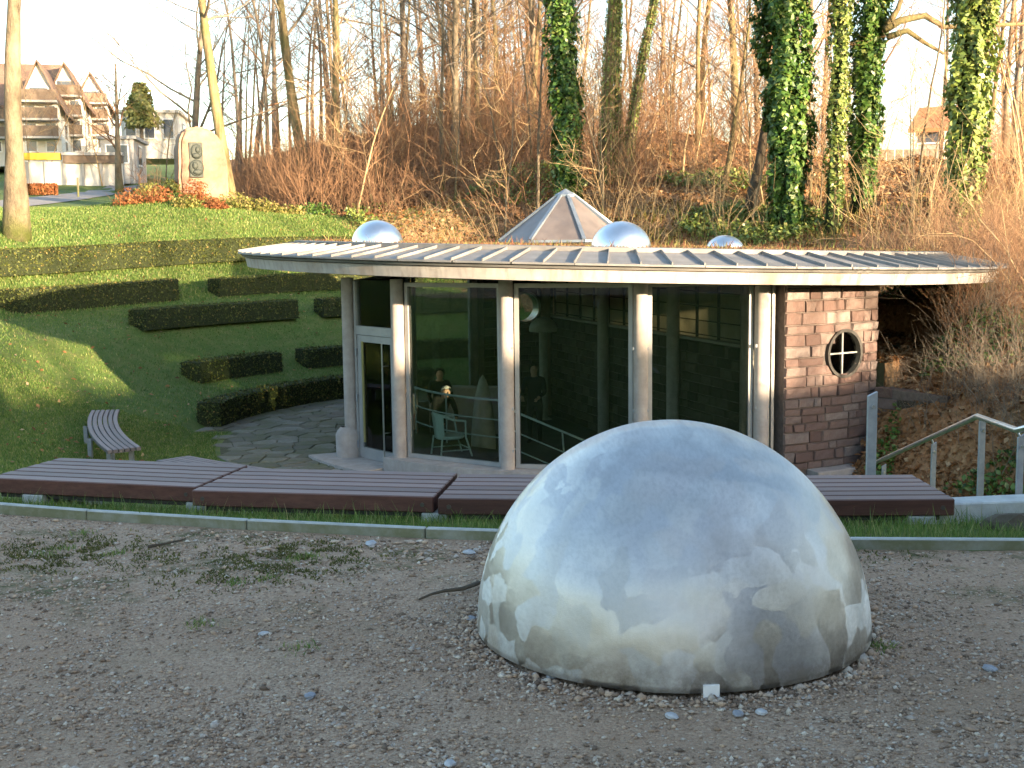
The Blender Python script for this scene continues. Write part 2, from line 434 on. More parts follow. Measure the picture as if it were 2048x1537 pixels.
M['sedum'] = leafmat('roof_plant_leaf', [(0, (.14, .05, .035)), (.45, (.26, .12, .07)), (.75, (.32, .25, .11)), (1, (.22, .26, .07))], .7, .2, .25)
M['white'] = simple('white_paint', (.72, .72, .72), (.8, .8, .8), 8, .6, .1)
M['rattan'] = simple('pale_rattan', (.5, .62, .6), (.62, .74, .72), 40, .6, .5, 80, dist=.006)
M['railpaint'] = simple('pale_rail_paint', (.36, .44, .44), (.46, .55, .55), 10, .4, 0)
M['floor'] = simple('interior_floor', (.05, .047, .042), (.085, .08, .07), 3, .7, .1)
M['stonepale'] = simple('pale_stone', (.3, .31, .27), (.42, .42, .37), 6, .9, .4, 30)
g = N('granite_monument')
c = g.ramp(g.noise(2.2, 6, .7), [(.3, (.2, .115, .08)), (.5, (.27, .165, .118)), (.72, (.33, .22, .165))])
c = g.mix(g.ramp(g.noise(1.0, 4), [(.5, 0), (.7, .5)]), c, (.3, .26, .16))
M['granite'] = g.done(c, .85, 0, g.bump(g.noise(7, 6, .7), .5, .06), .25)
M['bronze'] = simple('dark_bronze', (.022, .028, .026), (.045, .055, .048), 20, .6, .4, 60, .1)
M['housewhite'] = simple('house_render', (.62, .58, .52), (.7, .66, .6), .8, .9, .1)
M['housegrey'] = simple('house_shade_render', (.36, .34, .33), (.44, .42, .4), .8, .9, .1)  # plain grey render for slabs, piers, garage and shed
M['rooftile'] = simple('brown_roof_tile', (.16, .1, .075), (.25, .165, .12), 6, .85, .6, 30, dist=.05)
M['rooforange'] = simple('orange_roof_tile', (.42, .17, .08), (.52, .24, .12), 6, .85, .6, 30, dist=.05)
M['houseglass'] = simple('dark_window', (.05, .06, .08), (.1, .12, .15), 1, .15, 0, spec=.6)
M['housewood'] = simple('balcony_wood', (.14, .1, .075), (.2, .15, .11), 4, .8, .2)
M['yellow'] = simple('yellow_awning', (.62, .4, .04), (.72, .5, .06), 2, .7, .1)
M['path'] = simple('path_tarmac', (.2, .185, .175), (.28, .26, .25), 3, .9, .3, 40)
M['skin'] = simple('skin', (.45, .28, .2), (.52, .33, .24), 10, .6, .1)
def cloth(n, c): return simple(n, tuple(x * .8 for x in c), c, 20, .9, .4, 60, dist=.006)

# ------------------------------------------------------------------ terrain
AMPH = [(0, -2.47), (9.05, -2.47), (9.35, -2.2), (11, -1.8), (12, -1.35), (13.2, -.59), (15.5, .1), (16.6, .4), (18, .95), (19.2, 1.75), (20.3, 2.25), (21.5, 2.45), (24, 2.55), (27, 2.8), (40, 3.75), (60, 5.0), (80, 6.3), (110, 9.0), (160, 13), (500, 16)]
SECT = [
    (-180, AMPH), (-165, AMPH), (-100, AMPH),
    (-80, [(0, -2.47), (9.6, -2.47), (10.4, -2.2), (12, -1.55), (14, -.6), (16, .1), (18.5, .9), (21, 1.5), (30, 2.0), (60, 2.4), (500, 5)]),
    (-60, [(0, -2.47), (9.6, -2.47), (10.4, -2.2), (12, -1.7), (14, -1.1), (17, -.3), (19.1, .05), (21, .25), (60, .6), (500, 2)]),
    (-42, [(0, -2.47), (9.6, -2.47), (10.5, -2.22), (12, -1.9), (17.4, -.42), (18.9, -.04), (19.3, 0), (60, 0), (500, 0)]),
    (30, [(0, -2.47), (9.6, -2.47), (10.5, -2.22), (12, -1.9), (17.4, -.42), (18.9, -.04), (19.3, 0), (60, 0), (500, 0)]),
    (60, [(0, -2.47), (9.6, -2.47), (12, -1.9), (19.3, 0), (60, 0), (500, 0)]),
    (100, [(0, -2.47), (6.5, -.9), (9, -.2), (12, .6), (15, 1.5), (60, 2), (500, 3)]),
    (150, [(0, -2.47), (6.5, -.8), (9, 0), (12, 1.1), (15, 1.8), (60, 2.2), (500, 3)]),
    (180, [(0, -2.47), (7.5, -2.2), (9, -1.2), (12, .7), (15, 1.9), (60, 2.4), (500, 3)]),
]
FOOT = [(-40, 85), (-14, 56), (-7, 46.5), (0, 40), (8.5, 36.5), (11, 31), (16, 23), (24, 12), (40, -8)]
BANK = [(-2.0, 40), (5.35, 20.05), (7.2, 17.1), (9.2, 12), (10.2, 6), (11, 0), (12, -30)]
WALL_A1 = 40.0
def seg_dist(x, y, line):
    """signed distance to a polyline, positive on its right-hand / far side"""
    best = np.full(x.shape, 1e9); sign = np.ones(x.shape)
    for (ax, ay), (bx, by) in zip(line[:-1], line[1:]):
        dx, dy = bx - ax, by - ay; L2 = dx * dx + dy * dy
        t = np.clip(((x - ax) * dx + (y - ay) * dy) / L2, 0, 1)
        d = np.hypot(x - ax - t * dx, y - ay - t * dy)
        cr = dx * (y - ay) - dy * (x - ax)
        m = d < best
        best = np.where(m, d, best); sign = np.where(m, np.sign(cr), sign)
    return best * sign
def hill_s(x, y): return seg_dist(x, y, FOOT)
def lump(x, y, s, a):
    return a * (np.sin(x * s + 1.3) * np.cos(y * s * 1.17 + .4) + .5 * np.sin(x * s * 2.3 + y * s * 1.7) + .3 * np.sin(-x * s * 4.1 + y * s * 3.3 + 2))
def ground_z(x, y):
    x = np.asarray(x, dtype=float); y = np.asarray(y, dtype=float)
    rx, ry = x - CX, y - CY
    rho = np.hypot(rx, ry); al = np.degrees(np.arctan2(rx, -ry))
    z = np.zeros(x.shape)
    for (a0, p0), (a1, p1) in zip(SECT[:-1], SECT[1:]):
        m = (al >= a0) & (al <= a1)
        t = (al - a0) / (a1 - a0)
        z0 = np.interp(rho, [q[0] for q in p0], [q[1] for q in p0]); z1 = np.interp(rho, [q[0] for q in p1], [q[1] for q in p1])
        z = np.where(m, z0 * (1 - t) + z1 * t, z)
    z = z - .28 * sm(13, 17, rho) * sm(-150, -112, al) * sm(-84, -100, al) * sm(26, 20, rho)
    s = hill_s(x, y)
    hill = 3.9 * sm(-1, 17, s) - 2.0 * sm(26, 80, s)
    hill *= sm(-3, 11, x + .235 * y - 1.0) * (1 - .36 * sm(7, 15, x))
    rough = sm(0, 5, s)
    z = z + hill * 1.0 + rough * lump(x, y, .55, .22)
    b = seg_dist(x, y, BANK)
    bank = -2.47 + sm(.6, 1.4, b) * sm(8.4, 7.0, rho) * .45 * sm(40, 50, al) + 1.45 * sm(0, 1.5, b) + .45 * sm(1.5, 5, b) + .6 * sm(4, 9, b) + sm(.2, 1, b) * lump(x, y, 1.3, .06)
    near = (al > 20) & (al < 118) & (rho > 6.3)
    z = np.where(near & (b > 0), np.maximum(z, bank), z)
    z = z + .55 * sm(6.5, 7.4, rho) * sm(12.5, 8.5, rho) * sm(42, 52, al) * sm(118, 100, al)
    mound = .75 * np.exp(-(((x + 12.2) / 2.6) ** 2 + ((y - 45.5) / 3.2) ** 2))
    z = z + mound
    lx_ = CX - 5.28 + (ry + 3.1) * .075          # line of the straight left-hand glass front
    chord_ = seg_dist(x, y, [(1.03 - .33, 32.2), (4.35 + .33, 20.15)])
    inside = (rho < 6.35) & (x > lx_ + .12)
    z = np.where(inside, -3.3, z)
    z = np.where((rho < 6.42) & (chord_ > .35) & (al > WALL_A1 + .5) & (rho > 4.4), -.62 + lump(x, y, 2.1, .04), z)
    return z
def kerb_rho(al): return 19.61 + .025 * np.clip(al, -40, 0.8)
def gz(x, y): return float(ground_z(np.array([x]), np.array([y]))[0])

rho_g = np.unique(np.concatenate([np.arange(18.6, 19.9, .04), [0.0], np.arange(2, 4.4, .8), np.arange(4.5, 6.3, .12), [6.3, 6.45], np.arange(6.7, 9.0, .3), [9.0], np.arange(9.2, 18.6, .2), np.arange(20, 36, .3), np.arange(36, 62, .6), [65, 68, 72, 77, 83, 90, 100, 112, 125, 140, 160, 190, 230, 300, 400, 500, 700, 1000]]))
al_g = np.arange(-180, 180, 1.0)
RR, AA = np.meshgrid(rho_g, np.radians(al_g), indexing='ij')
GX, GY = CX + RR * np.sin(AA), CY - RR * np.cos(AA)
GZ = ground_z(GX, GY)
nA = len(al_g); idx = np.arange(len(rho_g) * nA).reshape(len(rho_g), nA)
Q = np.stack([idx[:-1], np.roll(idx, -1, 1)[:-1], np.roll(idx, -1, 1)[1:], idx[1:]], -1).reshape(-1, 4)
V = np.stack([GX, GY, GZ], -1).reshape(-1, 3)
fc = V[Q].mean(1)
frho = np.hypot(fc[:, 0] - CX, fc[:, 1] - CY); fal = np.degrees(np.arctan2(fc[:, 0] - CX, -(fc[:, 1] - CY)))
fs_ = hill_s(fc[:, 0], fc[:, 1]); fb = seg_dist(fc[:, 0], fc[:, 1], BANK)
is_grav = (frho > kerb_rho(fal)) & (np.abs(fal) < 62) & (frho < 60)
is_court = (frho < np.where(fal > -93, 8.25, 9.0)) & ~((fb > -.1) & (fal > 0)) & (frho > 6.2) | (frho <= 6.3)
is_hill = ~is_grav & ~is_court & (((fs_ > -1.2) & (fc[:, 0] + .235 * fc[:, 1] > -2.0)) | ((fal > 18) & (fb > -.3)) | ((fal > 95)))
kinds = np.where(is_grav, 0, np.where(is_court, 1, np.where(is_hill, 2, 3)))
for k, (nm, mt) in enumerate((('gravel_terrace', 'gravel'), ('paved_court', 'joint'), ('wooded_hillside', 'litter'), ('lawn', 'lawn'))):
    F = Q[kinds == k]
    u, inv = np.unique(F, return_inverse=True)
    me = np_mesh(nm, V[u], inv.reshape(F.shape))
    o = link(nm, me, M[mt], smooth=True); tag(o, kind='structure')
    if nm == 'paved_court': court = o

# ------------------------------------------------------------------ flagstones of the court (each its own piece)
def clip_poly(poly, nx, ny, c):
    out = []
    for i in range(len(poly)):
        p, q = poly[i], poly[(i + 1) % len(poly)]
        dp, dq = p[0] * nx + p[1] * ny - c, q[0] * nx + q[1] * ny - c
        if dp <= 0: out.append(p)
        if (dp < 0) != (dq < 0):
            t = dp / (dp - dq); out.append((p[0] + t * (q[0] - p[0]), p[1] + t * (q[1] - p[1])))
    return out
def voronoi_cells(pts, rad):
    cells = []
    for i, (x, y) in enumerate(pts):
        poly = [(x - rad, y - rad), (x + rad, y - rad), (x + rad, y + rad), (x - rad, y + rad)]
        for j, (u, v) in enumerate(pts):
            if i == j: continue
            dx, dy = u - x, v - y
            if dx * dx + dy * dy > 4 * rad * rad: continue
            poly = clip_poly(poly, dx, dy, (u * u + v * v - x * x - y * y) / 2)
            if len(poly) < 3: break
        cells.append(poly)
    return cells
pts = []
while len(pts) < 300:
    best, bd = None, -1
    for _ in range(6):
        a, rh = random.uniform(-126, -26), math.sqrt(random.uniform(4.9 ** 2, 9.5 ** 2))
        p = pol(a, rh); d = min([(p.x - q[0]) ** 2 + (p.y - q[1]) ** 2 for q in pts] or [9])
        if d > bd: best, bd = (p.x, p.y), d
    pts.append(best)
for (x, y), poly in zip(pts, voronoi_cells(pts, .55)):
    if len(poly) < 3: continue
    cx_, cy_ = sum(p[0] for p in poly) / len(poly), sum(p[1] for p in poly) / len(poly)
    if (math.hypot(cx_ - CX, cy_ - CY) < 6.45 and max(p[0] for p in poly) > CX - 5.28 + (cy_ - CY + 3.1) * .075 - .2) or math.hypot(cx_ - CX, cy_ - CY) > (8.3 if math.degrees(math.atan2(cx_ - CX, CY - cy_)) > -93 else 9.25): continue
    ins = [(cx_ + (p[0] - cx_) * .955, cy_ + (p[1] - cy_) * .955) for p in poly]
    bev = [(cx_ + (p[0] - cx_) * .89, cy_ + (p[1] - cy_) * .89) for p in poly]
    zt = -2.45 + random.uniform(-.006, .008); tx, ty = random.uniform(-.01, .01), random.uniform(-.01, .01)
    k = len(ins)
    vs = [(p[0], p[1], -2.5) for p in ins] + [(p[0], p[1], zt - .012) for p in ins] + [(p[0], p[1], zt + (p[0] - cx_) * tx + (p[1] - cy_) * ty) for p in bev]
    fs = [(i, (i + 1) % k, k + (i + 1) % k, k + i) for i in range(k)] + [(k + i, k + (i + 1) % k, 2 * k + (i + 1) % k, 2 * k + i) for i in range(k)] + [tuple(range(2 * k, 3 * k))]
    mb = MB(); mb.add(vs, fs); mb.build('flagstone', M['flag'], court, fix=False)

# kerb along the gravel: edging stones end to end
kerb = empty('kerb'); tag(kerb, kind='structure')
a0 = -26.0
while a0 < 22:
    a1 = a0 + 3.0
    mb = MB(); A, B = pol(a0 + .008, float(kerb_rho(a0))), pol(a1 - .008, float(kerb_rho(a1)))
    A.z = B.z = -.035
    mb.bar(A, B, .045, .18)
    mb.build('kerb_stone', M['kerb'], kerb, bevel=.006)
    a0 = a1

# ------------------------------------------------------------------ pavilion
pav = empty('glass_pavilion', (CX, CY, -2.45))
tag(pav, 'round glass pavilion with concrete columns, stone walls and a wide disc-shaped metal-edged roof', 'pavilion')
PL = Vector((CX, CY, -2.45))
def P(a, rho, z):                   # pavilion-local point, z given in world height
    a = R(a); return Vector((rho * math.sin(a), -rho * math.cos(a), z + 2.45))
TILT = R(1.69)
RE, RP = 7.62, 6.5
ZE = 1.16
# roof: everything on it is built in its own tilted frame, origin at eave height above the centre
mb = MB()
mb.lathe([(.0, -.29), (7.2, -.29), (7.44, -.275), (7.48, -.10), (7.36, -.085), (7.36, -.03), (6.5, .1), (.0, .1)], 128)
roof = mb.build('roof', M['fascia'], pav, loc=(-.1, 0, ZE + 2.45)); roof.rotation_euler = (0, TILT, 0)
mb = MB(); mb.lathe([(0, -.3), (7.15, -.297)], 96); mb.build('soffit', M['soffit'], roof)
mb = MB(); mb.lathe([(7.37, -.086), (7.53, -.086), (7.555, -.05), (7.49, -.046), (7.49, -.033), (7.575, -.03), (7.585, -.004), (7.37, 0.0)], 128, close=True); mb.build('gutter', M['zinc'], roof, smooth=False)
NP = 100
da = 2 * math.pi / NP
def rp(a, rho, z): return (rho * math.sin(a), -rho * math.cos(a), z)
mb = MB(); g_ = da * .5
top = [rp(-g_, RP - .02, .175), rp(g_, RP - .02, .175), rp(g_, RE, 0), rp(-g_, RE, 0)]
mb.add(top + [(x, y, z - .03) for x, y, z in top], [(0, 1, 2, 3), (7, 6, 5, 4), (0, 4, 5, 1), (1, 5, 6, 2), (2, 6, 7, 3), (3, 7, 4, 0)])
e = .0011
mb.add([rp(g_ - e, RP, .178), rp(g_ + e, RP, .178), rp(g_ + e, RE - .005, .0), rp(g_ - e, RE - .005, .0),
        rp(g_ - e, RP, .222), rp(g_ + e, RP, .222), rp(g_ + e, RE - .005, .04), rp(g_ - e, RE - .005, .04)],
       [(0, 1, 5, 4), (1, 2, 6, 5), (2, 3, 7, 6), (3, 0, 4, 7), (4, 5, 6, 7)])
me0 = None
for k in range(NP):
    if me0 is None:
        p0 = mb.build('roof_panel', M['zinc'], roof); me0 = p0.data
    else:
        p0 = link('roof_panel', me0, None, roof)
    p0.rotation_euler = (0, 0, 2 * math.pi * (k + random.uniform(-.05, .05)) / NP)
mb = MB(); mb.lathe([(RP - .1, .1), (RP + .03, .1), (RP + .03, .235), (RP - .1, .245)], 128, close=True); mb.build('parapet', M['zinc'], roof)
mb = MB(); mb.lathe([(0, .2), (3, .2), (RP - .09, .19)], 96); mb.build('planted_substrate', M['sub'], roof)
# low plants on the roof
def blades(n, posf, hf, wf, lean=.5, bend=True):
    """n upright blades: V, F (triangles), positions from posf(i)->Nx3"""
    P_ = posf(n); h = hf(n); w = wf(n)
    a = rng.uniform(0, 2 * np.pi, n); la = rng.uniform(0, 2 * np.pi, n); ll = rng.uniform(0, lean, n) * h
    sx, sy = np.cos(a) * w / 2, np.sin(a) * w / 2
    z0 = np.zeros(n)
    v0 = P_ + np.stack([sx, sy, z0], 1); v1 = P_ - np.stack([sx, sy, z0], 1)
    off = np.stack([np.cos(la) * ll, np.sin(la) * ll, h], 1)
    mid = P_ + off * np.array([.4, .4, .55])
    v2 = mid + np.stack([sx, sy, z0], 1) * .7; v3 = mid - np.stack([sx, sy, z0], 1) * .7
    v4 = P_ + off
    V = np.stack([v0, v1, v3, v2, v4], 1).reshape(-1, 3)
    b = np.arange(n)[:, None] * 5
    F = np.concatenate([np.stack([b + 0, b + 1, b + 2], -1), np.stack([b + 0, b + 2, b + 3], -1), np.stack([b + 3, b + 2, b + 4], -1)], 1).reshape(-1, 3)
    return V, F
def roofpos(n):
    r = np.sqrt(rng.uniform(0, (RP - .12) ** 2, n)); a = rng.uniform(0, 2 * np.pi, n)
    return np.stack([r * np.sin(a), -r * np.cos(a), np.full(n, .19)], 1)
V_, F_ = blades(26000, roofpos, lambda n: rng.uniform(.03, .1, n) * (1 + (rng.random(n) > .96) * 1.2), lambda n: rng.uniform(.012, .03, n), 1.0)
o = link('roof_planting', np_mesh('roof_planting', V_, F_), M['sedum'], roof); tag(o, kind='stuff')
# faceted glass cone skylight, on its curb
c0 = at_y(1132, 478, 29.6)
sx, sy = c0.x - CX, c0.y - CY
def loc_roof(x, y):                  # local height of the roof frame for a world height
    return -(ZE - math.tan(TILT) * x)
zb = 1.53 + loc_roof(sx, sy)
sk = empty('skylight'); sk.parent = pav; sk.location = (sx, sy, 1.53 + 2.45); sk.rotation_euler = (0, 0, R(12))
mb = MB(); mb.lathe([(1.5, -.3), (1.5, -.02), (1.42, -.02), (1.42, -.3)], 8, close=True); mb.build('curb', M['darksteel'], sk)
SR, SH = 1.62, 1.22
for k in range(8):
    a, b = R(45 * k), R(45 * (k + 1)); mid = (a + b) / 2
    def q(an, r_, z): return Vector((r_ * math.sin(an), -r_ * math.cos(an), z))
    mb = MB()
    A, B, C, D = q(a, SR, 0), q(b, SR, 0), q(b, .2, SH * .88), q(a, .2, SH * .88)
    nrm = (B - A).cross(D - A).normalized() * .02
    vs = [A, B, C, D]; mb.add(vs + [v - nrm for v in vs], [(0, 1, 2, 3), (7, 6, 5, 4), (0, 4, 5, 1), (1, 5, 6, 2), (2, 6, 7, 3), (3, 7, 4, 0)])
    mb.build('pane', M['skypane'], sk)
    mb = MB(); mb.bar(q(a, SR + .02, .0), q(a, .16, SH * .9), .085, .06); mb.build('rib', M['skyrib'], sk)
    mb = MB(); mb.bar(q(a, SR + .01, -.03), q(b, SR + .01, -.03), .07, .06); mb.build('rim', M['skyrib'], sk)
mb = MB(); mb.lathe([(.27, SH * .84), (.27, SH * .88), (.0, SH)], 8); mb.lathe([(.27, SH * .84), (0, SH * .84)], 8); mb.build('cap', M['skyrib'], sk)
# three small metal domes standing on the roof
for px, py, Y, rad, hh in ((765, 489, 22.6, .475, .44), (1253, 498, 20.6, .505, .46), (1459, 500, 25.2, .385, .30)):
    p = at_y(px, py, Y); lx, ly = p.x - CX, p.y - CY
    mb = MB(); prof = [(rad * math.cos(t), hh * math.sin(t)) for t in [R(90) * i / 14 for i in range(15)]]
    mb.lathe([(rad, -.12)] + prof[:-1] + [(.001, hh)], 40)
    d_ = mb.build('roof_dome', M['alusmall'], roof, smooth=True)
    d_.location = (lx, ly, max(p.z + loc_roof(lx, ly), .19)); d_.rotation_euler = (0, -TILT, random.uniform(0, 6))
# columns
CR = 6.1
cols = [-59, -43.6, -22.4, -1.7, 17.2, -128.7, -148.4]
for a in cols:
    mb = MB(); zb_ = -2.21 if a > -50 and a < 20 else -2.45
    if a > 50: zb_ = -1.3
    p = P(a, CR, 0)
    mb.lathe([(.12, zb_ + 2.45), (.115, .9 + 2.45)], 20, (p.x, p.y, 0))
    col_ = mb.build('column', M['conc'], pav, smooth=True)
    if a == -59:
        mb = MB(); mb.lathe([(.23, -.0), (.235, .45), (.2, .53), (.13, .6)], 20, (p.x - .06, p.y, 0)); mb.build('column_base', M['conc'], col_, smooth=True)
# plinth wall under the glazing and door slab
mb = MB(); mb.lathe([(5.86, -.5), (6.33, -.5), (6.33, .24), (5.86, .24)], 40, a0=-45.5, a1=21, close=True); mb.build('plinth', M['conc'], pav)
mb = MB(); mb.lathe([(5.8, -.3), (6.75, -.3), (6.75, .045), (5.8, .045)], 12, a0=-64, a1=-45.8, close=True); mb.build('door_slab', M['conc'], pav)
mb = MB(); mb.bar(P(-60, 6.02, -2.7), P(-128, 6.02, -2.7), .4, .56); mb.build('plinth', M['conc'], pav)
mb = MB(); mb.lathe([(5.86, -.5), (6.3, -.5), (6.3, .03), (5.86, .03)], 20, a0=-150, a1=-129, close=True); mb.build('plinth', M['conc'], pav)
# glazing bays
def bay(a0, a1, zb, zt, rho=6.02, fw=.07, name='window'):
    A, B = P(a0, rho, 0), P(a1, rho, 0); A.z = B.z = 0
    d = (B - A).normalized(); A = A + d * .15; B = B - d * .15
    zb += 2.45; zt += 2.45
    mb = MB(); up = Vector((0, 0, 1))
    nrm = d.cross(up)
    mb.bar(A + up * zb, A + up * zt, fw, .09, up=nrm); mb.bar(B + up * zb, B + up * zt, fw, .09, up=nrm)
    i0, i1 = A + d * fw / 2, B - d * fw / 2
    mb.bar(i0 + up * (zb + fw / 2), i1 + up * (zb + fw / 2), .086, fw); mb.bar(i0 + up * (zt - fw / 2), i1 + up * (zt - fw / 2), .086, fw)
    w = empty(name); w.parent = pav
    mb.build('window_frame', M['steel'], w)
    mb = MB(); mb.bar(i0 + up * ((zb + zt) / 2), i1 + up * ((zb + zt) / 2), .012, zt - zb - fw * 2 + .02)
    mb.build('pane', M['glass'], w)
    return w
ZT = .84
for a0, a1 in ((-43.6, -22.4), (-22.4, -1.7), (-1.7, 17.2)): bay(a0, a1, -2.205, ZT)
bay(-148.4, -128.7, -2.415, ZT)
bay(-128.7, -59, -2.415, ZT)
bay(17.2, 20.9, -2.205, ZT, fw=.05)
# little clamps on the column sides
for a in (-22.4, -1.7, 17.2):
    for zz in (-1.9, -1.2, -.2):
        for s_ in (-1, 1):
            p = P(a + s_ * 1.05, 6.14, zz); mb = MB(); mb.box(p, (.03, .03, .05)); mb.build('clamp', M['galv'], pav)
# door bay
A, B = P(-59, 6.02, 0), P(-43.6, 6.02, 0); A.z = B.z = 0
dd = (B - A).normalized(); A += dd * .16; B -= dd * .15; up = Vector((0, 0, 1)); nrm = dd.cross(up)
zd0, zd1 = .05, 2.40
w = empty('window'); w.parent = pav
mb = MB(); mb.bar(A + up * zd0, A + up * 3.29, .07, .09, up=nrm); mb.bar(B + up * zd0, B + up * 3.29, .07, .09, up=nrm)
mb.bar(A + dd * .035 + up * zd1, B - dd * .035 + up * zd1, .086, .16); mb.build('window_frame', M['steel'], w)
mb = MB(); mb.bar(A + dd * .035 + up * 2.9, B - dd * .035 + up * 2.9, .012, .82); mb.build('pane', M['glass'], w)
dr = empty('door'); dr.parent = pav
A2, B2 = A + dd * .045 + nrm * .0, B - dd * .045
mb = MB(); fw = .12
mb.bar(A2 + dd * .06 + up * (zd0 + .01), A2 + dd * .06 + up * 2.31, fw, .06, up=nrm); mb.bar(B2 - dd * .06 + up * (zd0 + .01), B2 - dd * .06 + up * 2.31, fw, .06, up=nrm)
mb.bar(A2 + dd * .12 + up * .15, B2 - dd * .12 + up * .15, .056, .2); mb.bar(A2 + dd * .12 + up * 2.25, B2 - dd * .12 + up * 2.25, .056, .12)
mb.build('door_frame', M['steel'], dr)
mb = MB(); mb.bar(A2 + dd * .12 + up * 1.22, B2 - dd * .12 + up * 1.22, .012, 1.96); mb.build('pane', M['glass'], dr)
hp = B2 - dd * .3 + nrm * .09
mb = MB(); mb.tube([hp + up * .15, hp + up * 2.2], .016, 8); mb.tube([hp + up * .6, hp - nrm * .09 + up * .6], .01, 6); mb.tube([hp + up * 1.8, hp - nrm * .09 + up * 1.8], .01, 6)
mb.build('handle', M['railsteel'], dr)
hp = A2 + dd * .17 + nrm * .03
mb = MB(); mb.bar(hp + up * .35, hp + up * 2.2, .05, .02, up=nrm); mb.build('brass_strip', simple('yellowed_metal', (.36, .32, .13), (.45, .4, .18), 3, .35, 0, metal=.6), dr)
for zz in (.3, 1.15, 2.0):
    mb = MB(); q_ = A + nrm * .06 + dd * .03 + up * zz; mb.tube([q_ - up * .07, q_ + up * .07], .02, 8); mb.build('hinge', M['galv'], dr)

# ---- stone walls laid course by course
def stone_block(L, H, T, seed):
    r_ = random.Random(seed); mb = MB(); nx = 3
    vs = []; j = lambda s: r_.uniform(-s, s)
    for zi in range(2):
        for xi in range(nx):
            vs.append((-L / 2 + L * xi / (nx - 1) + j(.008), 0, -H / 2 + H * zi + j(.006)))
    fr = [(x * .93 , -T + j(.012), z * .86) for x, y, z in vs]
    F = [(i, i + 1, nx + i + 1, nx + i) for i in range(nx - 1)]
    allv = vs + fr; o = 2 * nx
    fs = [tuple(o + i for i in f) for f in F]
    ring = [0, 1, 2, 5, 4, 3]
    for i in range(6):
        p_, q_ = ring[i], ring[(i + 1) % 6]
        fs.append((p_, q_, o + q_, o + p_))
    mb.add(allv, fs); return mb
STONES = {}
def stone_mesh(L, mat):
    Lq = min((.16, .22, .28, .34, .42, .5), key=lambda v: abs(v - L)); k = (Lq, mat, random.randrange(3))
    if k not in STONES:
        me = None; b = stone_block(Lq - .014, .16, .03, hash(k[0] * 100) + k[2])
        o = b.build('stone', M[mat]); me = o.data; bpy.data.objects.remove(o); STONES[k] = me
    return STONES[k], Lq
def lay(wall, path, z0, z1, mat, hole=None, face_out=True, name='stone', course=(.11, .21)):
    """path(s)->(point, tangent angle); stones proud of the wall core, every course filled from end to end"""
    z = z0; tot = path[1]; f = path[0]; n = 0
    while z < z1 - .05:
        h = random.uniform(*course)
        if z1 - z - h < .09: h = z1 - z
        s = 0.0
        while s < tot - .02:
            L0 = random.choice((.16, .22, .28, .34, .42, .5, .5, .42)) * random.uniform(.9, 1.2)
            if tot - s - L0 < .12: L0 = tot - s
            me, L = stone_mesh(L0, mat); c = s + L0 / 2; s += L0
            p, ang = f(c); zc = z + h / 2; sx_ = (L0 - .012) / (L - .014)
            if hole and math.hypot(max(abs(c - hole[0]) - L0 / 2 * .55, 0), max(abs(zc - hole[1]) - h / 2 * .5, 0)) < hole[2]: continue
            o = link(name, me, None, wall); o.location = (p.x, p.y, zc); o.rotation_euler = (0, 0, ang); o.scale = (sx_, random.uniform(.6, 1.3), (h - .012) / .16); n += 1
        z += h
    return n
def arc_path(a0, a1, rho):
    tot = R(a1 - a0) * rho
    def f(s):
        a = a0 + math.degrees(s / rho); return P(a, rho, 0), R(a)
    return f, tot
def porthole(parent, a, rho, z, rad, depth, ringmat, bars=True):
    c = P(a, rho, z); Mx = Matrix.Translation(c) @ Matrix.Rotation(R(a), 4, 'Z') @ Matrix.Rotation(R(90), 4, 'X')
    ph = empty('porthole'); ph.parent = parent; ph.matrix_local = Mx
    mb = MB(); mb.lathe([(rad, -depth), (rad + .05, -depth), (rad + .05, .05), (rad, .05)], 40, close=True); mb.build('porthole_ring', ringmat, ph, smooth=False)
    mb = MB(); mb.lathe([(.0, -.06), (rad, -.06), (rad, -.05), (.0, -.05)], 40); mb.build('pane', M['glass'], ph)
    if bars:
        mb = MB(); mb.bar((-rad, 0, -.03), (rad, 0, -.03), .025, .02); mb.build('glazing_bar', M['steel'], ph)
        mb = MB(); mb.bar((0, -rad, -.027), (0, rad, -.027), .025, .02, up=(0, 0, 1)); mb.build('glazing_bar', M['steel'], ph)
    return ph
def holed_wall(a0, a1, rho_o, rho_i, z0, z1, ha, hz, hr, n=36):
    """curved wall core with a round opening"""
    mb = MB()
    def pt(a, r_, z): return P(a, r_, z)
    N_ = 48; per = []
    outer = []
    for i in range(N_):
        t = 2 * math.pi * i / N_; ct, st = math.cos(t), math.sin(t)
        dx0, dx1 = R(ha - a0) * rho_o, R(a1 - ha) * rho_o
        k = min((dx1 / ct if ct > 1e-6 else -dx0 / ct if ct < -1e-6 else 1e9), ((z1 - hz) / st if st > 1e-6 else -(hz - z0) / st if st < -1e-6 else 1e9))
        outer.append((ct * k, st * k)); per.append((ct * hr, st * hr))
    K = 5; rings = []
    for j in range(K + 1):
        rings.append([(per[i][0] + (outer[i][0] - per[i][0]) * j / K, per[i][1] + (outer[i][1] - per[i][1]) * j / K) for i in range(N_)])
    vs = []
    for r_ in (rho_o, rho_i):
        for ring in rings:
            for (u, v) in ring: vs.append(pt(ha + math.degrees(u / rho_o), r_, hz + v))
    fs = []; S = (K + 1) * N_
    for side in (0, 1):
        for j in range(K):
            for i in range(N_):
                i2 = (i + 1) % N_
                fs.append((side * S + j * N_ + i, side * S + j * N_ + i2, side * S + (j + 1) * N_ + i2, side * S + (j + 1) * N_ + i))
    for j in (0, K):
        for i in range(N_):
            i2 = (i + 1) % N_; fs.append((j * N_ + i, j * N_ + i2, S + j * N_ + i2, S + j * N_ + i))
    mb.add(vs, fs); return mb
RW = 6.2
hr = .36
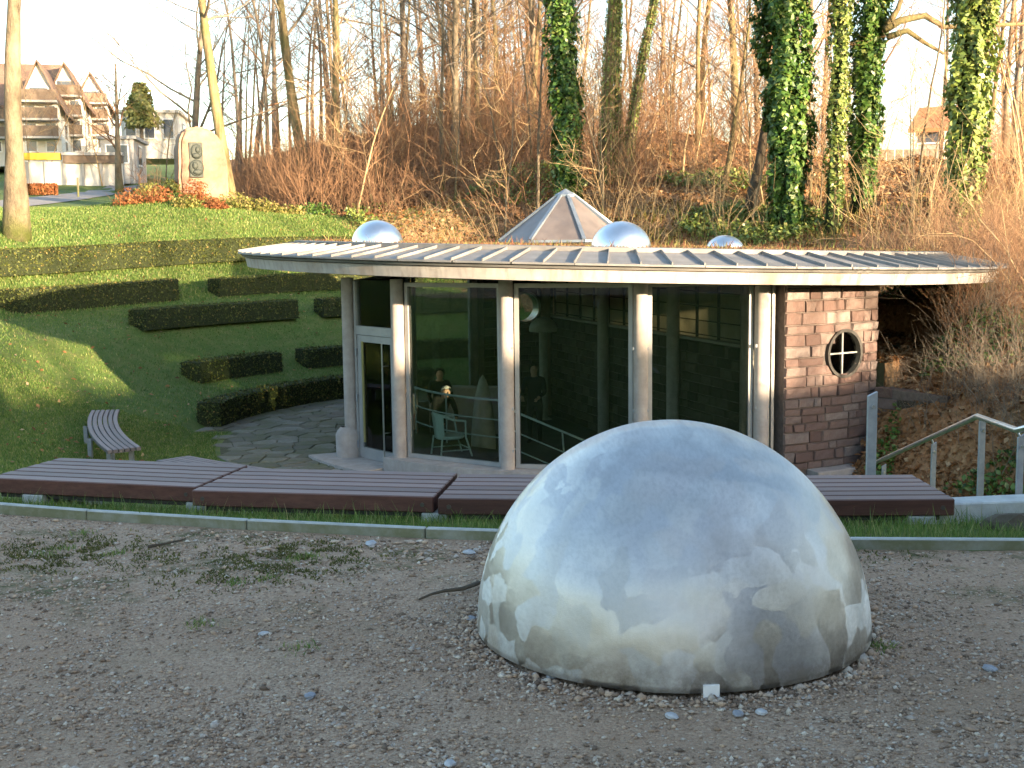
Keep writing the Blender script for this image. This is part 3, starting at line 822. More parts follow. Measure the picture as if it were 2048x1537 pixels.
pc = at_y(1665, 705, 20.45); pa = math.degrees(math.atan2(pc.x - CX, -(pc.y - CY)))
WA0, WA1 = 20.6, 40.0
wl_ = holed_wall(WA0, WA1, RW, RW - .42, -2.47, .86, pa, pc.z, hr + .05).build('stone_wall', M['mortar'], pav)
f, tot = arc_path(WA0, WA1, RW)
lay(wl_, (f, tot), -2.28 + 2.45, .84 + 2.45, 'sand', (R(pa - WA0) * RW, pc.z + 2.45, hr - .06))
porthole(pav, pa, RW, pc.z, hr, .3, M['darksteel'])
# end faces of that wall (quoins)
def rad_path(a, r0, r1, flip=1):
    tot = abs(r1 - r0)
    def f(s):
        r_ = r0 + (r1 - r0) * s / tot; return P(a, r_, 0), R(a + 90 * flip)
    return f, tot
lay(wl_, rad_path(WA1 + .05, RW, RW - .42), .3, .84 + 2.45, 'sand')
mb = MB(); mb.lathe([(6.2, -.1), (6.52, -.1), (6.5, .16), (6.2, .17)], 14, a0=25, a1=39.5, close=True); mb.build('footing', M['conc'], wl_, bevel=.01)
# inner stone wall with porthole at the back
pc2 = at_y(1050, 615, 31.0); pa2 = math.degrees(math.atan2(pc2.x - CX, -(pc2.y - CY)))
wb = holed_wall(-168.5, -149.6, 6.2, 5.8, -3.0, .86, pa2, pc2.z, .40).build('stone_wall', M['mortar'], pav)
def in_path(a0, a1, rho):
    tot = R(a1 - a0) * rho
    def f(s):
        a = a1 - math.degrees(s / rho); return P(a, rho, 0), R(a + 180)
    return f, tot
lay(wb, in_path(-168.5, -149.6, 5.8), -2.95 + 2.45, .84 + 2.45, 'rubble', (R(-149.6 - pa2) * 5.8, pc2.z + 2.45, .42))
phb = porthole(pav, pa2, 5.8, pc2.z, .36, .42, M['railsteel'], bars=False)
phb.rotation_euler = (R(90), 0, R(pa2 + 180))
# straight retaining wall with a strip of frosted windows above (right-hand back of the room)
A = Vector((1.03, 31.2, 0)) - Vector((CX, CY, 0)); B = Vector((4.35, 21.15, 0)) - Vector((CX, CY, 0))
dv = (B - A).normalized(); nv = Vector((dv.y, -dv.x, 0))      # nv points to the room side (left)
if nv.x > 0: nv = -nv
Lw = (B - A).length; ZS = -.42 + 2.45
mb = MB(); mid = (A + B) / 2 - nv * .22; mid.z = (ZS - .9) / 2
mb.box(None, (Lw, .44, ZS + .9 - .0), M=Matrix.Translation((mid.x, mid.y, (ZS - .9) / 2)) @ Matrix.Rotation(math.atan2(dv.y, dv.x), 4, 'Z'))
wr = mb.build('retaining_wall', M['mortar'], pav)
ang = math.atan2(-nv.x * -1, nv.y * -1)
ang = math.atan2(dv.y, dv.x)
# stones face the room: local -Y must point along nv
ang = math.atan2(nv.x, -nv.y)
ux = Vector((math.cos(ang), math.sin(ang), 0))
S0 = A if ux.dot(dv) > 0 else B
def chord(s): return S0 + ux * s, ang
lay(wr, (chord, Lw), -.5, ZS - .02, 'rubble', course=(.15, .22))
mb = MB(); q0 = A - nv * .2 + Vector((0, 0, ZS + .02)); q1 = B - nv * .2 + Vector((0, 0, ZS + .02)); mb.bar(q0, q1, .5, .05); mb.build('wall_cap', M['conc'], wr)
nb = 6
for i in range(nb):
    p0_, p1_ = A + dv * (Lw * i / nb) - nv * .1, A + dv * (Lw * (i + 1) / nb) - nv * .1
    w = empty('window'); w.parent = pav; mb = MB()
    z0, z1 = ZS + .05, .84 + 2.45
    for t in (0, .5):
        pp = p0_ + (p1_ - p0_) * t; mb.bar(pp + up * z0, pp + up * z1, .06, .06)
    for t in (0.045, .27, .5, .73):
        zz = z0 + (z1 - z0) * t; mb.bar(p0_ + up * zz + nv * .012, p1_ + up * zz + nv * .012, .03, .018)
    mb.build('window_frame', M['darksteel'], w)
    mb = MB(); mb.bar(p0_ + up * ((z0 + z1) / 2) - nv * .02, p1_ + up * ((z0 + z1) / 2) - nv * .02, .012, z1 - z0); mb.build('pane', M['frost'], w)
for t in (.0, .36, .7, .98):
    pp = A + dv * (Lw * t) + nv * .16; mb = MB(); mb.lathe([(.13, ZS - 2.8), (.13, 3.3)], 16, (pp.x, pp.y, 0)); mb.build('column', simple('brown_column', (.2, .14, .1), (.28, .2, .14), 5, .8, .2) if t == 0 else M['conc'], pav, smooth=True)
# ground slab behind that wall, under the roof
mb = MB()
ar = [P(a, 4.7, -.46) for a in range(66, 172, 5)]
poly = [B - nv * .4] + ar + [A - nv * .4]
poly = [Vector((p.x, p.y, -.46 + 2.45)) for p in poly]; k = len(poly)
mb.add(poly + [p - up * 1.6 for p in poly], [tuple(range(k)), tuple(range(2 * k - 1, k - 1, -1))] + [(i, (i + 1) % k, k + (i + 1) % k, k + i) for i in range(k)])
mb.build('gravel_ledge', M['litter'], pav)
# floors: sunken room and raised landing inside the glass
mb = MB(); mb.lathe([(0, -.5), (5.95, -.5)], 64); mb.build('floor', M['floor'], pav)
mb = MB(); mb.lathe([(4.35, -.5), (5.84, -.5), (5.84, .2), (4.35, .2)], 30, a0=-76, a1=-30, close=True); mb.build('landing', M['floor'], pav)
for i in range(4):
    mb = MB(); zz = .2 - .14 * (i + 1); mb.lathe([(4.6, -.5), (5.8, -.5), (5.8, zz), (4.6, zz)], 6, a0=-30 + i * 5, a1=-25 + i * 5, close=True); mb.build('step', M['floor'], pav)
# stair railing inside
rl = empty('interior_railing', pol(-50, 4.5, -2.25)); tag(rl, 'curved pale metal railing with three bars behind the front glass', 'railing')
RO = Vector(rl.location)
def railpts(dz):
    pts = [pol(a, 4.42, -1.33 + dz) for a in range(-70, -31, 3)] + [pol(-28, 4.6, -1.5 + dz), pol(-6, 4.8, -2.12 + dz)]
    return [p - RO for p in pts]
for dz, nm in ((0, 'top_rail'), (-.36, 'middle_rail'), (-.68, 'lower_rail')):
    mb = MB(); mb.tube(railpts(dz), .022 if dz == 0 else .014, 8); mb.build(nm, M['railpaint'], rl, smooth=True)
for a, zt in ((-70, -1.33), (-52, -1.33), (-34, -1.33), (-17, -1.8)):
    mb = MB(); mb.tube([pol(a, 4.42, -2.25 if a < -20 else -2.8) - RO, pol(a, 4.42 if a < -20 else 4.7, zt) - RO], .016, 8); mb.build('post', M['railpaint'], rl)
# pale wicker armchair inside
ch = empty('wicker_armchair', (-1.12, 21.45, -2.25), R(112)); tag(ch, 'pale blue-green wicker armchair on the landing behind the glass', 'chair')
mb = MB(); n = 12
bk = []
for i in range(n + 1):
    t = -100 + 200 * i / n; top_ = .78 - .14 * abs(t / 100) ** 1.5
    bk.append((t, top_))
vs = []
for t, tp in bk:
    for zz, rr in ((.34, .25), (tp, .31)):
        vs.append((rr * math.sin(R(t)), rr * math.cos(R(t)) * .95, zz))
mb.add(vs, [(2 * i, 2 * i + 2, 2 * i + 3, 2 * i + 1) for i in range(3, n - 3)]); bo = mb.build('backrest', M['rattan'], ch, fix=False)
md = bo.modifiers.new('thick', 'SOLIDIFY'); md.thickness = .025
mb = MB(); mb.tube([(.31 * math.sin(R(t)), .31 * math.cos(R(t)) * .95 - (.14 if abs(t) > 95 else 0), tp) for t, tp in bk], .022, 6); mb.build('arm_rim', M['rattan'], ch)
mb = MB(); mb.lathe([(0, .36), (.25, .37), (.27, .34), (.25, .31), (0, .31)], 20); mb.build('seat', M['rattan'], ch)
for sx_, sy_ in ((-1, -1), (1, -1), (-1, 1), (1, 1)):
    mb = MB(); mb.tube([(sx_ * .27, sy_ * .26 - (.06 if sy_ < 0 else 0), 0), (sx_ * .24, sy_ * .22, .34)] + ([(sx_ * .31, -.19, .64)] if sy_ < 0 else []), .018, 6); mb.build('leg', M['rattan'], ch)
for s_ in (-1, 1):
    mb = MB(); mb.tube([(s_ * .26, -.28, .12), (s_ * .26, .25, .12)], .012, 6); mb.build('stretcher', M['rattan'], ch)
mb = MB(); mb.tube([(-.26, -.28, .14), (.26, -.28, .14)], .012, 6); mb.build('stretcher', M['rattan'], ch)
# standing stone and low block in the room
mb = MB(); prof = []
for i in range(15):
    t = i / 14; prof.append((.27 * (1 - t ** 2.2) ** .6 * (1 - .12 * t) + .001, 1.68 * t))
mb.lathe(prof, 22); o = mb.build('standing_stone', M['stonepale'], smooth=True, loc=(-.62, 25.6, -2.95)); tag(o, 'pale conical standing stone inside the pavilion', 'stone')
o.scale = (1, .8, 1)
mb = MB(); mb.box((0, 0, .55), (1.9, .35, 1.1)); o = mb.build('low_parapet', M['conc'], bevel=.02, loc=(-1.0, 28.4, -2.95)); tag(o, 'low pale parapet block at the back of the glazed room', 'parapet'); o.rotation_euler = (0, 0, R(-14))
mb = MB(); mb.lathe([(.34 * math.cos(R(90) * i / 10) + .0005, .32 * math.sin(R(90) * i / 10)) for i in range(11)], 28)  # solid dome stands in for a reflection in the glass; pedestal added
q_ = at_y(1086, 661, 29.3); mb.lathe([(.2, -2.16), (.1, -2.1), (.1, -.06), (.33, -.03), (.34, 0)], 28)
o = mb.build('domed_pedestal', M['stonepale'], smooth=True, loc=(q_.x, q_.y, q_.z)); tag(o, 'solid grey dome added for a dome reflected in the glass, on a pedestal', 'pedestal')

# ------------------------------------------------------------------ big aluminium dome in the foreground
DR = .7736
dl = at_z(1399, 1387, .03); dc = at_z(1352, 1252, .03)
dome_c = Vector((.6227, 4.7415, 0))
dm = empty('metal_dome', dome_c); tag(dm, 'large brushed aluminium hemisphere standing on the gravel in the foreground', 'dome')
mb = MB(); nlat, nlon = 60, 160
vs = [(0, 0, DR * 1.05)]; 
for i in range(1, nlat + 1):
    t = R(90) * i / nlat
    for j in range(nlon):
        p = 2 * math.pi * j / nlon
        d = Vector((math.sin(t) * math.cos(p), math.sin(t) * math.sin(p), math.cos(t)))
        k = 1 + .0035 * mnoise.noise(d * 2.3) + .0016 * mnoise.noise(d * 6.1 + Vector((4, 1, 2)))
        vs.append((d.x * DR * k, d.y * DR * k, d.z * DR * 1.05 * k))
fs = [(0, 1 + j, 1 + (j + 1) % nlon) for j in range(nlon)]
for i in range(nlat - 1):
    for j in range(nlon):
        a = 1 + i * nlon + j; b = 1 + i * nlon + (j + 1) % nlon
        fs.append((a, a + nlon, b + nlon, b))
mb.add(vs, fs); sh = mb.build('shell', M['alu'], dm, smooth=True, loc=(0, 0, .02))
md = sh.modifiers.new('thick', 'SOLIDIFY'); md.thickness = .006; md.offset = -1
for px, py in ((1427, 1395), (1330, 940)):
    q_ = at_z(px, py, .02); v = Vector((q_.x - dome_c.x, q_.y - dome_c.y, 0)).normalized()
    mb = MB(); c_ = v * (DR - .012); mb.box((c_.x, c_.y, .015), (.055, .035, .07), math.atan2(v.y, v.x) + R(90)); mb.build('foot', M['white'], dm)

# ------------------------------------------------------------------ gravel stones
def pebble_cloud(P_, S_, flat=.6):
    n = len(P_)
    base = np.array([[1, 0, 0], [0, 1, 0], [-1, 0, 0], [0, -1, 0], [0, 0, 1], [0, 0, -1]], float)
    v = base[None] * (1 + rng.uniform(-.35, .35, (n, 6, 1))) + rng.uniform(-.25, .25, (n, 6, 3))
    v *= np.stack([rng.uniform(.7, 1.3, n), rng.uniform(.6, 1.0, n), rng.uniform(.4, .8, n) * flat / .6], -1)[:, None] * S_[:, None, None]
    a = rng.uniform(0, 2 * np.pi, n); ca, sa = np.cos(a)[:, None], np.sin(a)[:, None]
    x = v[..., 0] * ca - v[..., 1] * sa; y = v[..., 0] * sa + v[..., 1] * ca
    V = np.stack([x, y, v[..., 2]], -1) + P_[:, None]
    f = np.array([[0, 1, 4], [1, 2, 4], [2, 3, 4], [3, 0, 4], [1, 0, 5], [2, 1, 5], [3, 2, 5], [0, 3, 5]])
    F = (np.arange(n)[:, None, None] * 6 + f[None]).reshape(-1, 3)
    return V.reshape(-1, 3), F
def in_view_grav(n, ymin=2.9, ymax=7.6):
    y = ymin + (ymax - ymin) * rng.random(n) ** 1.25
    x = rng.uniform(-.47, .47, n) * (y + .25)
    r_ = np.hypot(x - CX, y - CY); ok = (r_ > kerb_rho(np.degrees(np.arctan2(x - CX, CY - y))) + .05) & (np.hypot(x - dome_c.x, y - dome_c.y) > .79)
    return x[ok], y[ok]
x, y = in_view_grav(95000)
dens = np.array([mnoise.noise(Vector((a * 1.7, b * 1.7, 0))) + .6 * mnoise.noise(Vector((a * 6, b * 6, 3))) for a, b in zip(x, y)])
keep = rng.random(len(x)) < np.clip(.6 + 1.1 * dens + .5 * sm(1.15, .83, np.hypot(x - dome_c.x, y - dome_c.y)), .12, 1)
x, y = x[keep], y[keep]
s = np.clip(rng.lognormal(np.log(.0062), .38, len(x)), .003, .02)
V_, F_ = pebble_cloud(np.stack([x, y, s * .2], -1), s)
o = link('gravel', np_mesh('gravel', V_, F_), M['pebble']); tag(o, 'loose mixed grey and beige gravel covering the terrace', 'gravel', kind='stuff')
n = 2600; aa = rng.uniform(0, 2 * np.pi, n); rr = .765 + np.abs(rng.normal(0, .05, n)); s = np.clip(rng.lognormal(np.log(.009), .4, n), .004, .024)
V_, F_ = pebble_cloud(np.stack([dome_c.x + rr * np.cos(aa), dome_c.y + rr * np.sin(aa), s * .35], -1), s)
o = link('rim_gravel', np_mesh('rim_gravel', V_, F_), M['pebble']); tag(o, 'gravel banked against the rim of the big dome', 'gravel', kind='stuff')
# coarser slate chips: band along the kerb and scattered
n = 2600
a = np.radians(rng.uniform(-17, 8, n)); rr = .09 + kerb_rho(np.degrees(a)) + np.abs(rng.normal(0, .22, n)); x = CX + rr * np.sin(a); y = CY - rr * np.cos(a)
w_ = np.clip(1.1 - np.abs(x + .35) * .75, .1, 1); kp = rng.random(n) < w_
x, y = x[kp], y[kp]; s = np.clip(rng.lognormal(np.log(.013), .4, len(x)), .006, .032)
ok = np.hypot(x - dome_c.x, y - dome_c.y) > .83
V_, F_ = pebble_cloud(np.stack([x, y, s * .2], -1)[ok], s[ok], .45)
o = link('coarse_gravel', np_mesh('coarse_gravel', V_, F_), M['pebble']); tag(o, 'coarse blue-grey stone chips heaped along the kerb', 'gravel', kind='stuff')
# single larger stones that can be told apart
def rock(name, seed, size, mat, parent=None, loc=(0, 0, 0), sub=2, flat=.5, rz=0):
    bm = bmesh.new(); bmesh.ops.create_icosphere(bm, subdivisions=sub, radius=1)
    for v in bm.verts:
        k = 1 + .28 * mnoise.noise(v.co * 1.4 + Vector((seed * 3.7, seed, 0))) + .12 * mnoise.noise(v.co * 4 + Vector((seed, 0, 9)))
        v.co = Vector((v.co.x * k * size[0], v.co.y * k * size[1], v.co.z * k * size[2]))
    me = bpy.data.meshes.new(name); bm.to_mesh(me); bm.free()
    o = link(name, me, mat, parent, False, loc); o.rotation_euler = (0, 0, rz); return o
for i, (px, py, w, lab) in enumerate((
        (527, 1267, .022, 'small flat blue-grey stone alone on the gravel left of the dome'),
        (1343, 1432, .026, 'pale stone chip on the gravel just below the white dome foot'),
        (1523, 1424, .024, 'pale grey chip lying right of the white dome foot'),
        (1476, 1428, .025, 'bluish chip between two pale chips in front of the dome'),
        (1103, 1353, .024, 'blue-grey pebble against the lower left rim of the dome'),
        (940, 1238, .03, 'dark grey stone at the left foot of the dome'),
        (742, 1087, .04, 'flat blue-grey slate piece on the gravel near the kerb'),
        (938, 1105, .034, 'rounded slate stone near the kerb, close to the dome'),
        (566, 1053, .034, 'pale beige stone lying against the kerb'),
        (620, 1392, .026, 'blue-grey chip on the gravel at the lower centre-left'),
        (900, 1527, .024, 'slate chip at the bottom edge of the picture'),
        (1980, 1337, .03, 'white pebble on the gravel right of the dome'))):
    q_ = at_z(px, py, .008)
    o = rock('stone', i + 2, (w, w * .75, w * .38), M['slate'], loc=q_, rz=random.uniform(0, 6)); tag(o, lab, 'stone', 'stones on the gravel')
# sticks
def stick(pts, r0, label):
    mb = MB(); pts = [Vector(p) for p in pts]; L = len(pts)
    mb.tube([p - pts[0] for p in pts], [r0 * (1 - .6 * i / (L - 1)) for i in range(L)], 6); o = mb.build('stick', M['barkdark'], loc=pts[0], smooth=True); tag(o, label, 'stick')
stick([at_z(958, 1166, .02), at_z(925, 1178, .02), at_z(890, 1182, .018), at_z(865, 1188, .014), at_z(838, 1199, .01)], .011, 'dark crooked stick poking out from the left side of the dome')
stick([at_z(296, 1094, .012), at_z(330, 1088, .014), at_z(372, 1078, .01)], .009, 'dark straight stick on the mossy gravel at left')

# ------------------------------------------------------------------ slatted benches along the kerb
def slat_bench(a0, a1, rf, rb, zt, mat, label, n=6, th=.095, nseg=1, supports=(0, 1), leg='block', group='slatted benches round the amphitheatre', steel=True, zoff=0):
    am = (a0 + a1) / 2; base = pol(am, (rf + rb) / 2); base.z = zt - .45
    b = empty('slatted_bench', base); tag(b, label, 'bench', group)
    O = Vector(base); wid = (rf - rb) / n
    for i in range(n):
        r0 = rf - wid * i; r1 = r0 - wid + .016
        mb = MB()
        vs = []
        m = nseg + 1
        for j in range(m):
            a = a0 + (a1 - a0) * j / nseg
            for rr_, zz in ((r0, zt - th), (r0, zt), (r1, zt), (r1, zt - th)):
                if nseg == 1:
                    A_, B_ = pol(a0, r0), pol(a1, r0); t = j
                    inw = (pol(am, 0) - (A_ + B_) / 2); inw.z = 0; inw.normalize()
                    p = A_ + (B_ - A_) * t + inw * (r0 - rr_)
                    p.z = zz
                else:
                    p = pol(a, rr_, zz); t = j / nseg
                    q_ = pol(a0, rr_, zz).lerp(pol(a1, rr_, zz), t); p = q_.lerp(p, .55)
                vs.append(p - O)
        fs = [(0, 1, 2, 3), tuple((m - 1) * 4 + q for q in (3, 2, 1, 0))]
        for j in range(m - 1):
            for q in range(4): fs.append((j * 4 + q, j * 4 + (q + 1) % 4, j * 4 + 4 + (q + 1) % 4, j * 4 + 4 + q))
        mb.add(vs, fs); sl = mb.build('slat', mat, b, bevel=.006)
        if i == 0 and nseg == 1:
            for t in (.045, .955):
                A_, B_ = pol(a0, rf), pol(a1, rf); p = A_ + (B_ - A_) * t; p.z = zt - th * .52
                out = ((A_ + B_) / 2 - pol(am, 0)); out.z = 0; out.normalize()
                mb2 = MB(); mb2.tube([p - O - out * .01, p - O + out * .003], .013, 10); mb2.build('bolt', M['darksteel'], sl)
    for t in supports:
        a = a0 + (a1 - a0) * t
        if leg == 'block':
            p = pol(a, (rf + rb) / 2 + .05); d_ = pol(a, 1) - pol(a, 0)
            mb = MB(); zb_ = gz(*pol(a, rf - .1)[:2]) - .25
            h_ = zt - th - .004 - zb_; p.z = zb_ + h_ / 2
            mb.box(p - O, (.15, rf - rb - .12, h_), R(a)); mb.build('support_block', M['block'], b, bevel=.006)
        else:
            for rr_ in (rf - .1, rb + .1):
                p = pol(a, rr_); zb_ = gz(p.x, p.y) - .08
                mb = MB(); mb.bar(Vector((p.x, p.y, zb_)) - O, Vector((p.x, p.y, zt - th)) - O, .07, .07); mb.build('leg', M['galv'], b)
            mb = MB(); mb.bar(pol(a, rf - .06, zt - th - .02) - O, pol(a, rb + .06, zt - th - .02) - O, .06, .04); mb.build('crossbar', M['galv'], b)
    if steel:
        A_, B_ = pol(a0 + .2, rf - .07), pol(a1 - .2, rf - .07); A_.z = B_.z = zt - th - .018
        mb = MB(); mb.bar(A_ - O, B_ - O, .05, .03); mb.build('steel_rail', M['darksteel'], b)
    return b
def ang_of(px, py, z):
    q_ = at_z(px, py, z); return math.degrees(math.atan2(q_.x - CX, -(q_.y - CY)))
ZB = .10
j0, j1, j2 = ang_of(388, 977, ZB), ang_of(870, 995, ZB), ang_of(1906, 996, ZB)
jm = (j1 + j2) / 2; jl = j0 - (j1 - j0)
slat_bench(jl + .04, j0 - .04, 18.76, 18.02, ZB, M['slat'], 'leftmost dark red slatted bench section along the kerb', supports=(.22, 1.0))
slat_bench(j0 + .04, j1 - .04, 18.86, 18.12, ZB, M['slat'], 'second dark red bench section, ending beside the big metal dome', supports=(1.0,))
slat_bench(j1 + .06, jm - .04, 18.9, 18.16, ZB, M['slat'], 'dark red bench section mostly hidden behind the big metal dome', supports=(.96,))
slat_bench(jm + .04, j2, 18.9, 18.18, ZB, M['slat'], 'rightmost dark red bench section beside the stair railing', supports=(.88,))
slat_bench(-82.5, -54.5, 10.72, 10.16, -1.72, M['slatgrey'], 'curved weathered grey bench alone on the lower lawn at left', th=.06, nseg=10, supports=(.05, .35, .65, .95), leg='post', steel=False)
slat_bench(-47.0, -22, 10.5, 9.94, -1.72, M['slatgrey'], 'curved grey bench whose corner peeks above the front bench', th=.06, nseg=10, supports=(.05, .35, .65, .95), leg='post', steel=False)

# ------------------------------------------------------------------ grass strip between kerb and benches (blades)
def strip(n):
    a = np.radians(rng.uniform(-26, 14, n)); rr = kerb_rho(np.degrees(a)) - .03 - rng.random(n) ** 1.4 * 1.2
    x = CX + rr * np.sin(a); y = CY - rr * np.cos(a)
    return np.stack([x, y, ground_z(x, y) - .005], -1)
V1, F1 = blades(52000, strip, lambda n: rng.uniform(.025, .075, n) * (1 + (rng.random(n) > .93) * .9), lambda n: rng.uniform(.003, .006, n), .9)
def lawnpos(n):
    a = np.radians(rng.uniform(-92, -38, n)); rr = np.sqrt(rng.uniform(8.3 ** 2, 15 ** 2, n))
    x = CX + rr * np.sin(a); y = CY - rr * np.cos(a)
    return np.stack([x, y, ground_z(x, y) - .01], -1)
V2, F2 = blades(95000, lawnpos, lambda n: rng.uniform(.03, .065, n), lambda n: rng.uniform(.012, .022, n), .6)
def lawnpos2(n):
    a = np.radians(rng.uniform(-172, -85, n)); rr = np.sqrt(rng.uniform(9.3 ** 2, 23.5 ** 2, n))
    x = CX + rr * np.sin(a); y = CY - rr * np.cos(a)
    return np.stack([x, y, ground_z(x, y) - .01], -1)
V3, F3 = blades(110000, lawnpos2, lambda n: rng.uniform(.03, .08, n), lambda n: rng.uniform(.014, .026, n), .9)
def lawnpos3(n):
    a = np.radians(rng.uniform(-170, -96, n)); rr = np.sqrt(rng.uniform(15 ** 2, 29 ** 2, n))
    x = CX + rr * np.sin(a); y = CY - rr * np.cos(a); x, y = x, y
    ok = (hill_s(x, y) < 0)
    return np.stack([x, y, np.where(ok, ground_z(x, y) - .01, -3.4)], -1)
V4, F4 = blades(150000, lawnpos3, lambda n: rng.uniform(.04, .1, n), lambda n: rng.uniform(.024, .044, n), .5)
F3 = np.concatenate([F3, F4 + len(V3)]); V3 = np.concatenate([V3, V4])
Vg = np.concatenate([V1, V2, V3]); Fg = np.concatenate([F1, F2 + len(V1), F3 + len(V1) + len(V2)])
o = link('grass', np_mesh('grass', Vg, Fg), M['blade']); tag(o, 'short green grass of the amphitheatre lawn and the strip by the kerb', 'grass', kind='stuff')
# weeds in the gravel
def weedpos(n):
    cs = [at_z(px, py, 0) for px, py in ((400, 1250), (600, 1300), (168, 1068), (130, 1100), (470, 1170), (590, 1120), (1750, 1300), (1690, 1095), (1800, 1090), (90, 1110), (230, 1110), (620, 1115), (540, 1160), (1760, 1295))]
    i = rng.integers(0, len(cs), n); c = np.array([[q.x, q.y, 0] for q in cs])[i]
    return c + np.concatenate([rng.normal(0, .035, (n, 2)), np.zeros((n, 1))], 1)
V_, F_ = blades(900, weedpos, lambda n: rng.uniform(.01, .03, n), lambda n: rng.uniform(.003, .006, n), 1.4)
o = link('weeds', np_mesh('weeds', V_, F_), M['blade']); tag(o, 'tiny green weeds and moss tufts in the gravel', 'weeds', kind='stuff')

def mosspos(n):
    cs = [at_z(px, py, 0) for px, py in ((90, 1092), (150, 1105), (210, 1095), (60, 1120), (130, 1130), (560, 1105), (600, 1090), (620, 1125), (520, 1130), (570, 1145), (680, 1110), (1720, 1100), (1600, 1092), (330, 1120), (420, 1160))]
    i = rng.integers(0, len(cs), n); c = np.array([[q.x, q.y, 0] for q in cs])[i]
    p = c + np.concatenate([rng.normal(0, .17, (n, 1)), rng.normal(0, .13, (n, 1)), np.zeros((n, 1))], 1)
    k = np.array([mnoise.noise(Vector((a * 9, b * 9, 1))) for a, b in p[:, :2]])
    r_ = np.hypot(p[:, 0] - CX, p[:, 1] - CY); bad = (k < -.05) | (r_ < kerb_rho(np.degrees(np.arctan2(p[:, 0] - CX, CY - p[:, 1]))) + .04)
    p[bad, 2] = -.1
    return p
V_, F_ = blades(11000, mosspos, lambda n: rng.uniform(.006, .016, n), lambda n: rng.uniform(.005, .01, n), 1.6)
o = link('moss', np_mesh('moss', V_, F_), M['mosstuft']); tag(o, 'dark olive moss patches on the gravel near the kerb', 'moss', kind='stuff')
# ------------------------------------------------------------------ stairs, cheek wall, handrails at right
st = empty('concrete_stairs', (3.6, 8.0, -.6)); tag(st, 'concrete stairs with cheek walls going down beside the right bench', 'stairs')
SO = Vector(st.location)
w0, w1 = at_z(1830, 1060, -.1), at_z(2110, 1052, -.1)
mb = MB(); d_ = (w1 - w0); d_.z = 0; 
mb.bar(Vector((w0.x, w0.y, -.14)) - SO, Vector((w1.x + .6, w1.y + .1, -.14)) - SO, .16, .40); mb.build('cheek_wall', M['block'], st, bevel=.008)
mb = MB(); mb.bar(Vector((1.9, 7.55, -.12)) - SO, Vector((2.42, 7.5, -.12)) - SO, .3, .2); mb.build('landing', M['conc'], st, bevel=.01)
for i in range(9):
    mb = MB(); zz = -.25 - i * .16; mb.box(Vector((3.35 + i * .1, 8.1 + i * .34, zz - .15)) - SO, (1.5, .4, .3), R(8)); mb.build('step', M['block'], st, bevel=.008)
o = rock('kerb_block', 31, (.15, .09, .075), M['rubble'], loc=at_z(2018, 1052, -.0), sub=2); tag(o, 'dark rough stone block on the grass at the right edge', 'stone')
rail = empty('stair_handrail', (3.9, 10, -.9)); tag(rail, 'galvanised handrail on slim posts beside the stairs at right', 'handrail'); HO = Vector(rail.location)
def hpost(px_t, py_t, px_b, py_b, Y, w, parent, O_, ext=.5):
    T, B_ = at_y(px_t, py_t, Y), at_y(px_b, py_b, Y)
    B_ = Vector((T.x, T.y, B_.z - ext))
    mb = MB(); hw = w / 2
    vs = []
    for z_ in (B_.z, None):
        for sx_, sy_ in ((-1, -1), (1, -1), (1, 1), (-1, 1)):
            zz = z_ if z_ is not None else T.z - (.03 if sx_ < 0 else 0)
            vs.append(Vector((T.x + sx_ * hw, T.y + sy_ * hw * .5, zz)) - O_)
    mb.add(vs, BOXF); p = mb.build('post', M['galv'], parent, bevel=.003)
    mb = MB(); c_ = Vector((T.x + hw * .1, T.y - hw * .5, T.z - .1)) - O_; mb.tube([c_, c_ - Vector((0, .012, 0))], .012, 8); mb.build('bolt', M['railsteel'], p)
    return T
T1 = hpost(1965, 837, 1957, 1015, 10.0, .052, rail, HO)
T2 = hpost(2042, 868, 2036, 1020, 9.2, .05, rail, HO)
T3 = hpost(1868, 884, 1860, 970, 12.0, .05, rail, HO)
T4 = hpost(1768, 928, 1764, 952, 14.2, .05, rail, HO)
E = at_y(1750, 926, 14.6)
mb = MB(); pk = at_y(1955, 833, 10.0); e2 = at_y(2034, 861, 9.2); e3 = at_y(2120, 838, 8.6)
mb.tube([E - HO, pk - HO, e2 - HO, e3 - HO], .024, 10); mb.build('rail', M['railsteel'], rail, smooth=True)
for T_, q_ in ((T1, pk), (T2, e2), (T3, at_y(1862, 876, 12.0))):
    mb = MB(); mb.tube([T_ - HO - Vector((.0, 0, .04)), q_ - HO], .01, 6); mb.build('bracket', M['railsteel'], rail)
ep = empty('handrail_end_post', (3, 7.9, -.6)); tag(ep, 'tall galvanised post standing behind the right bench section', 'post')
hpost(1745, 783, 1740, 950, 7.95, .062, ep, Vector(ep.location), ext=.6)
# low rubble retaining wall between pavilion and bank
rw = empty('rubble_wall', (5.6, 20.4, -2.45)); tag(rw, 'low mossy rubble retaining wall right of the pavilion wall', 'wall'); WO = Vector(rw.location)
k0 = pol(38.5, 6.3); k0.z = 0; k1 = k0 + Vector((.9, -.95, 0))
dvw = (k1 - k0); Lr = dvw.length; dvw.normalize(); nw = Vector((dvw.y, -dvw.x, 0))
if nw.y > 0: nw = -nw
mb = MB(); md_ = (k0 + k1) / 2 - nw * .2
zt0, zt1 = -1.02, -1.08
cp = [k0, k1, k1 - nw * .4, k0 - nw * .4]
vs = [Vector((p.x, p.y, -2.6)) - WO for p in cp] + [Vector((cp[0].x, cp[0].y, zt0)) - WO, Vector((cp[1].x, cp[1].y, zt1)) - WO, Vector((cp[2].x, cp[2].y, zt1)) - WO, Vector((cp[3].x, cp[3].y, zt0)) - WO]
mb.add(vs, BOXF); core = mb.build('wall_core', M['mortar'], rw)
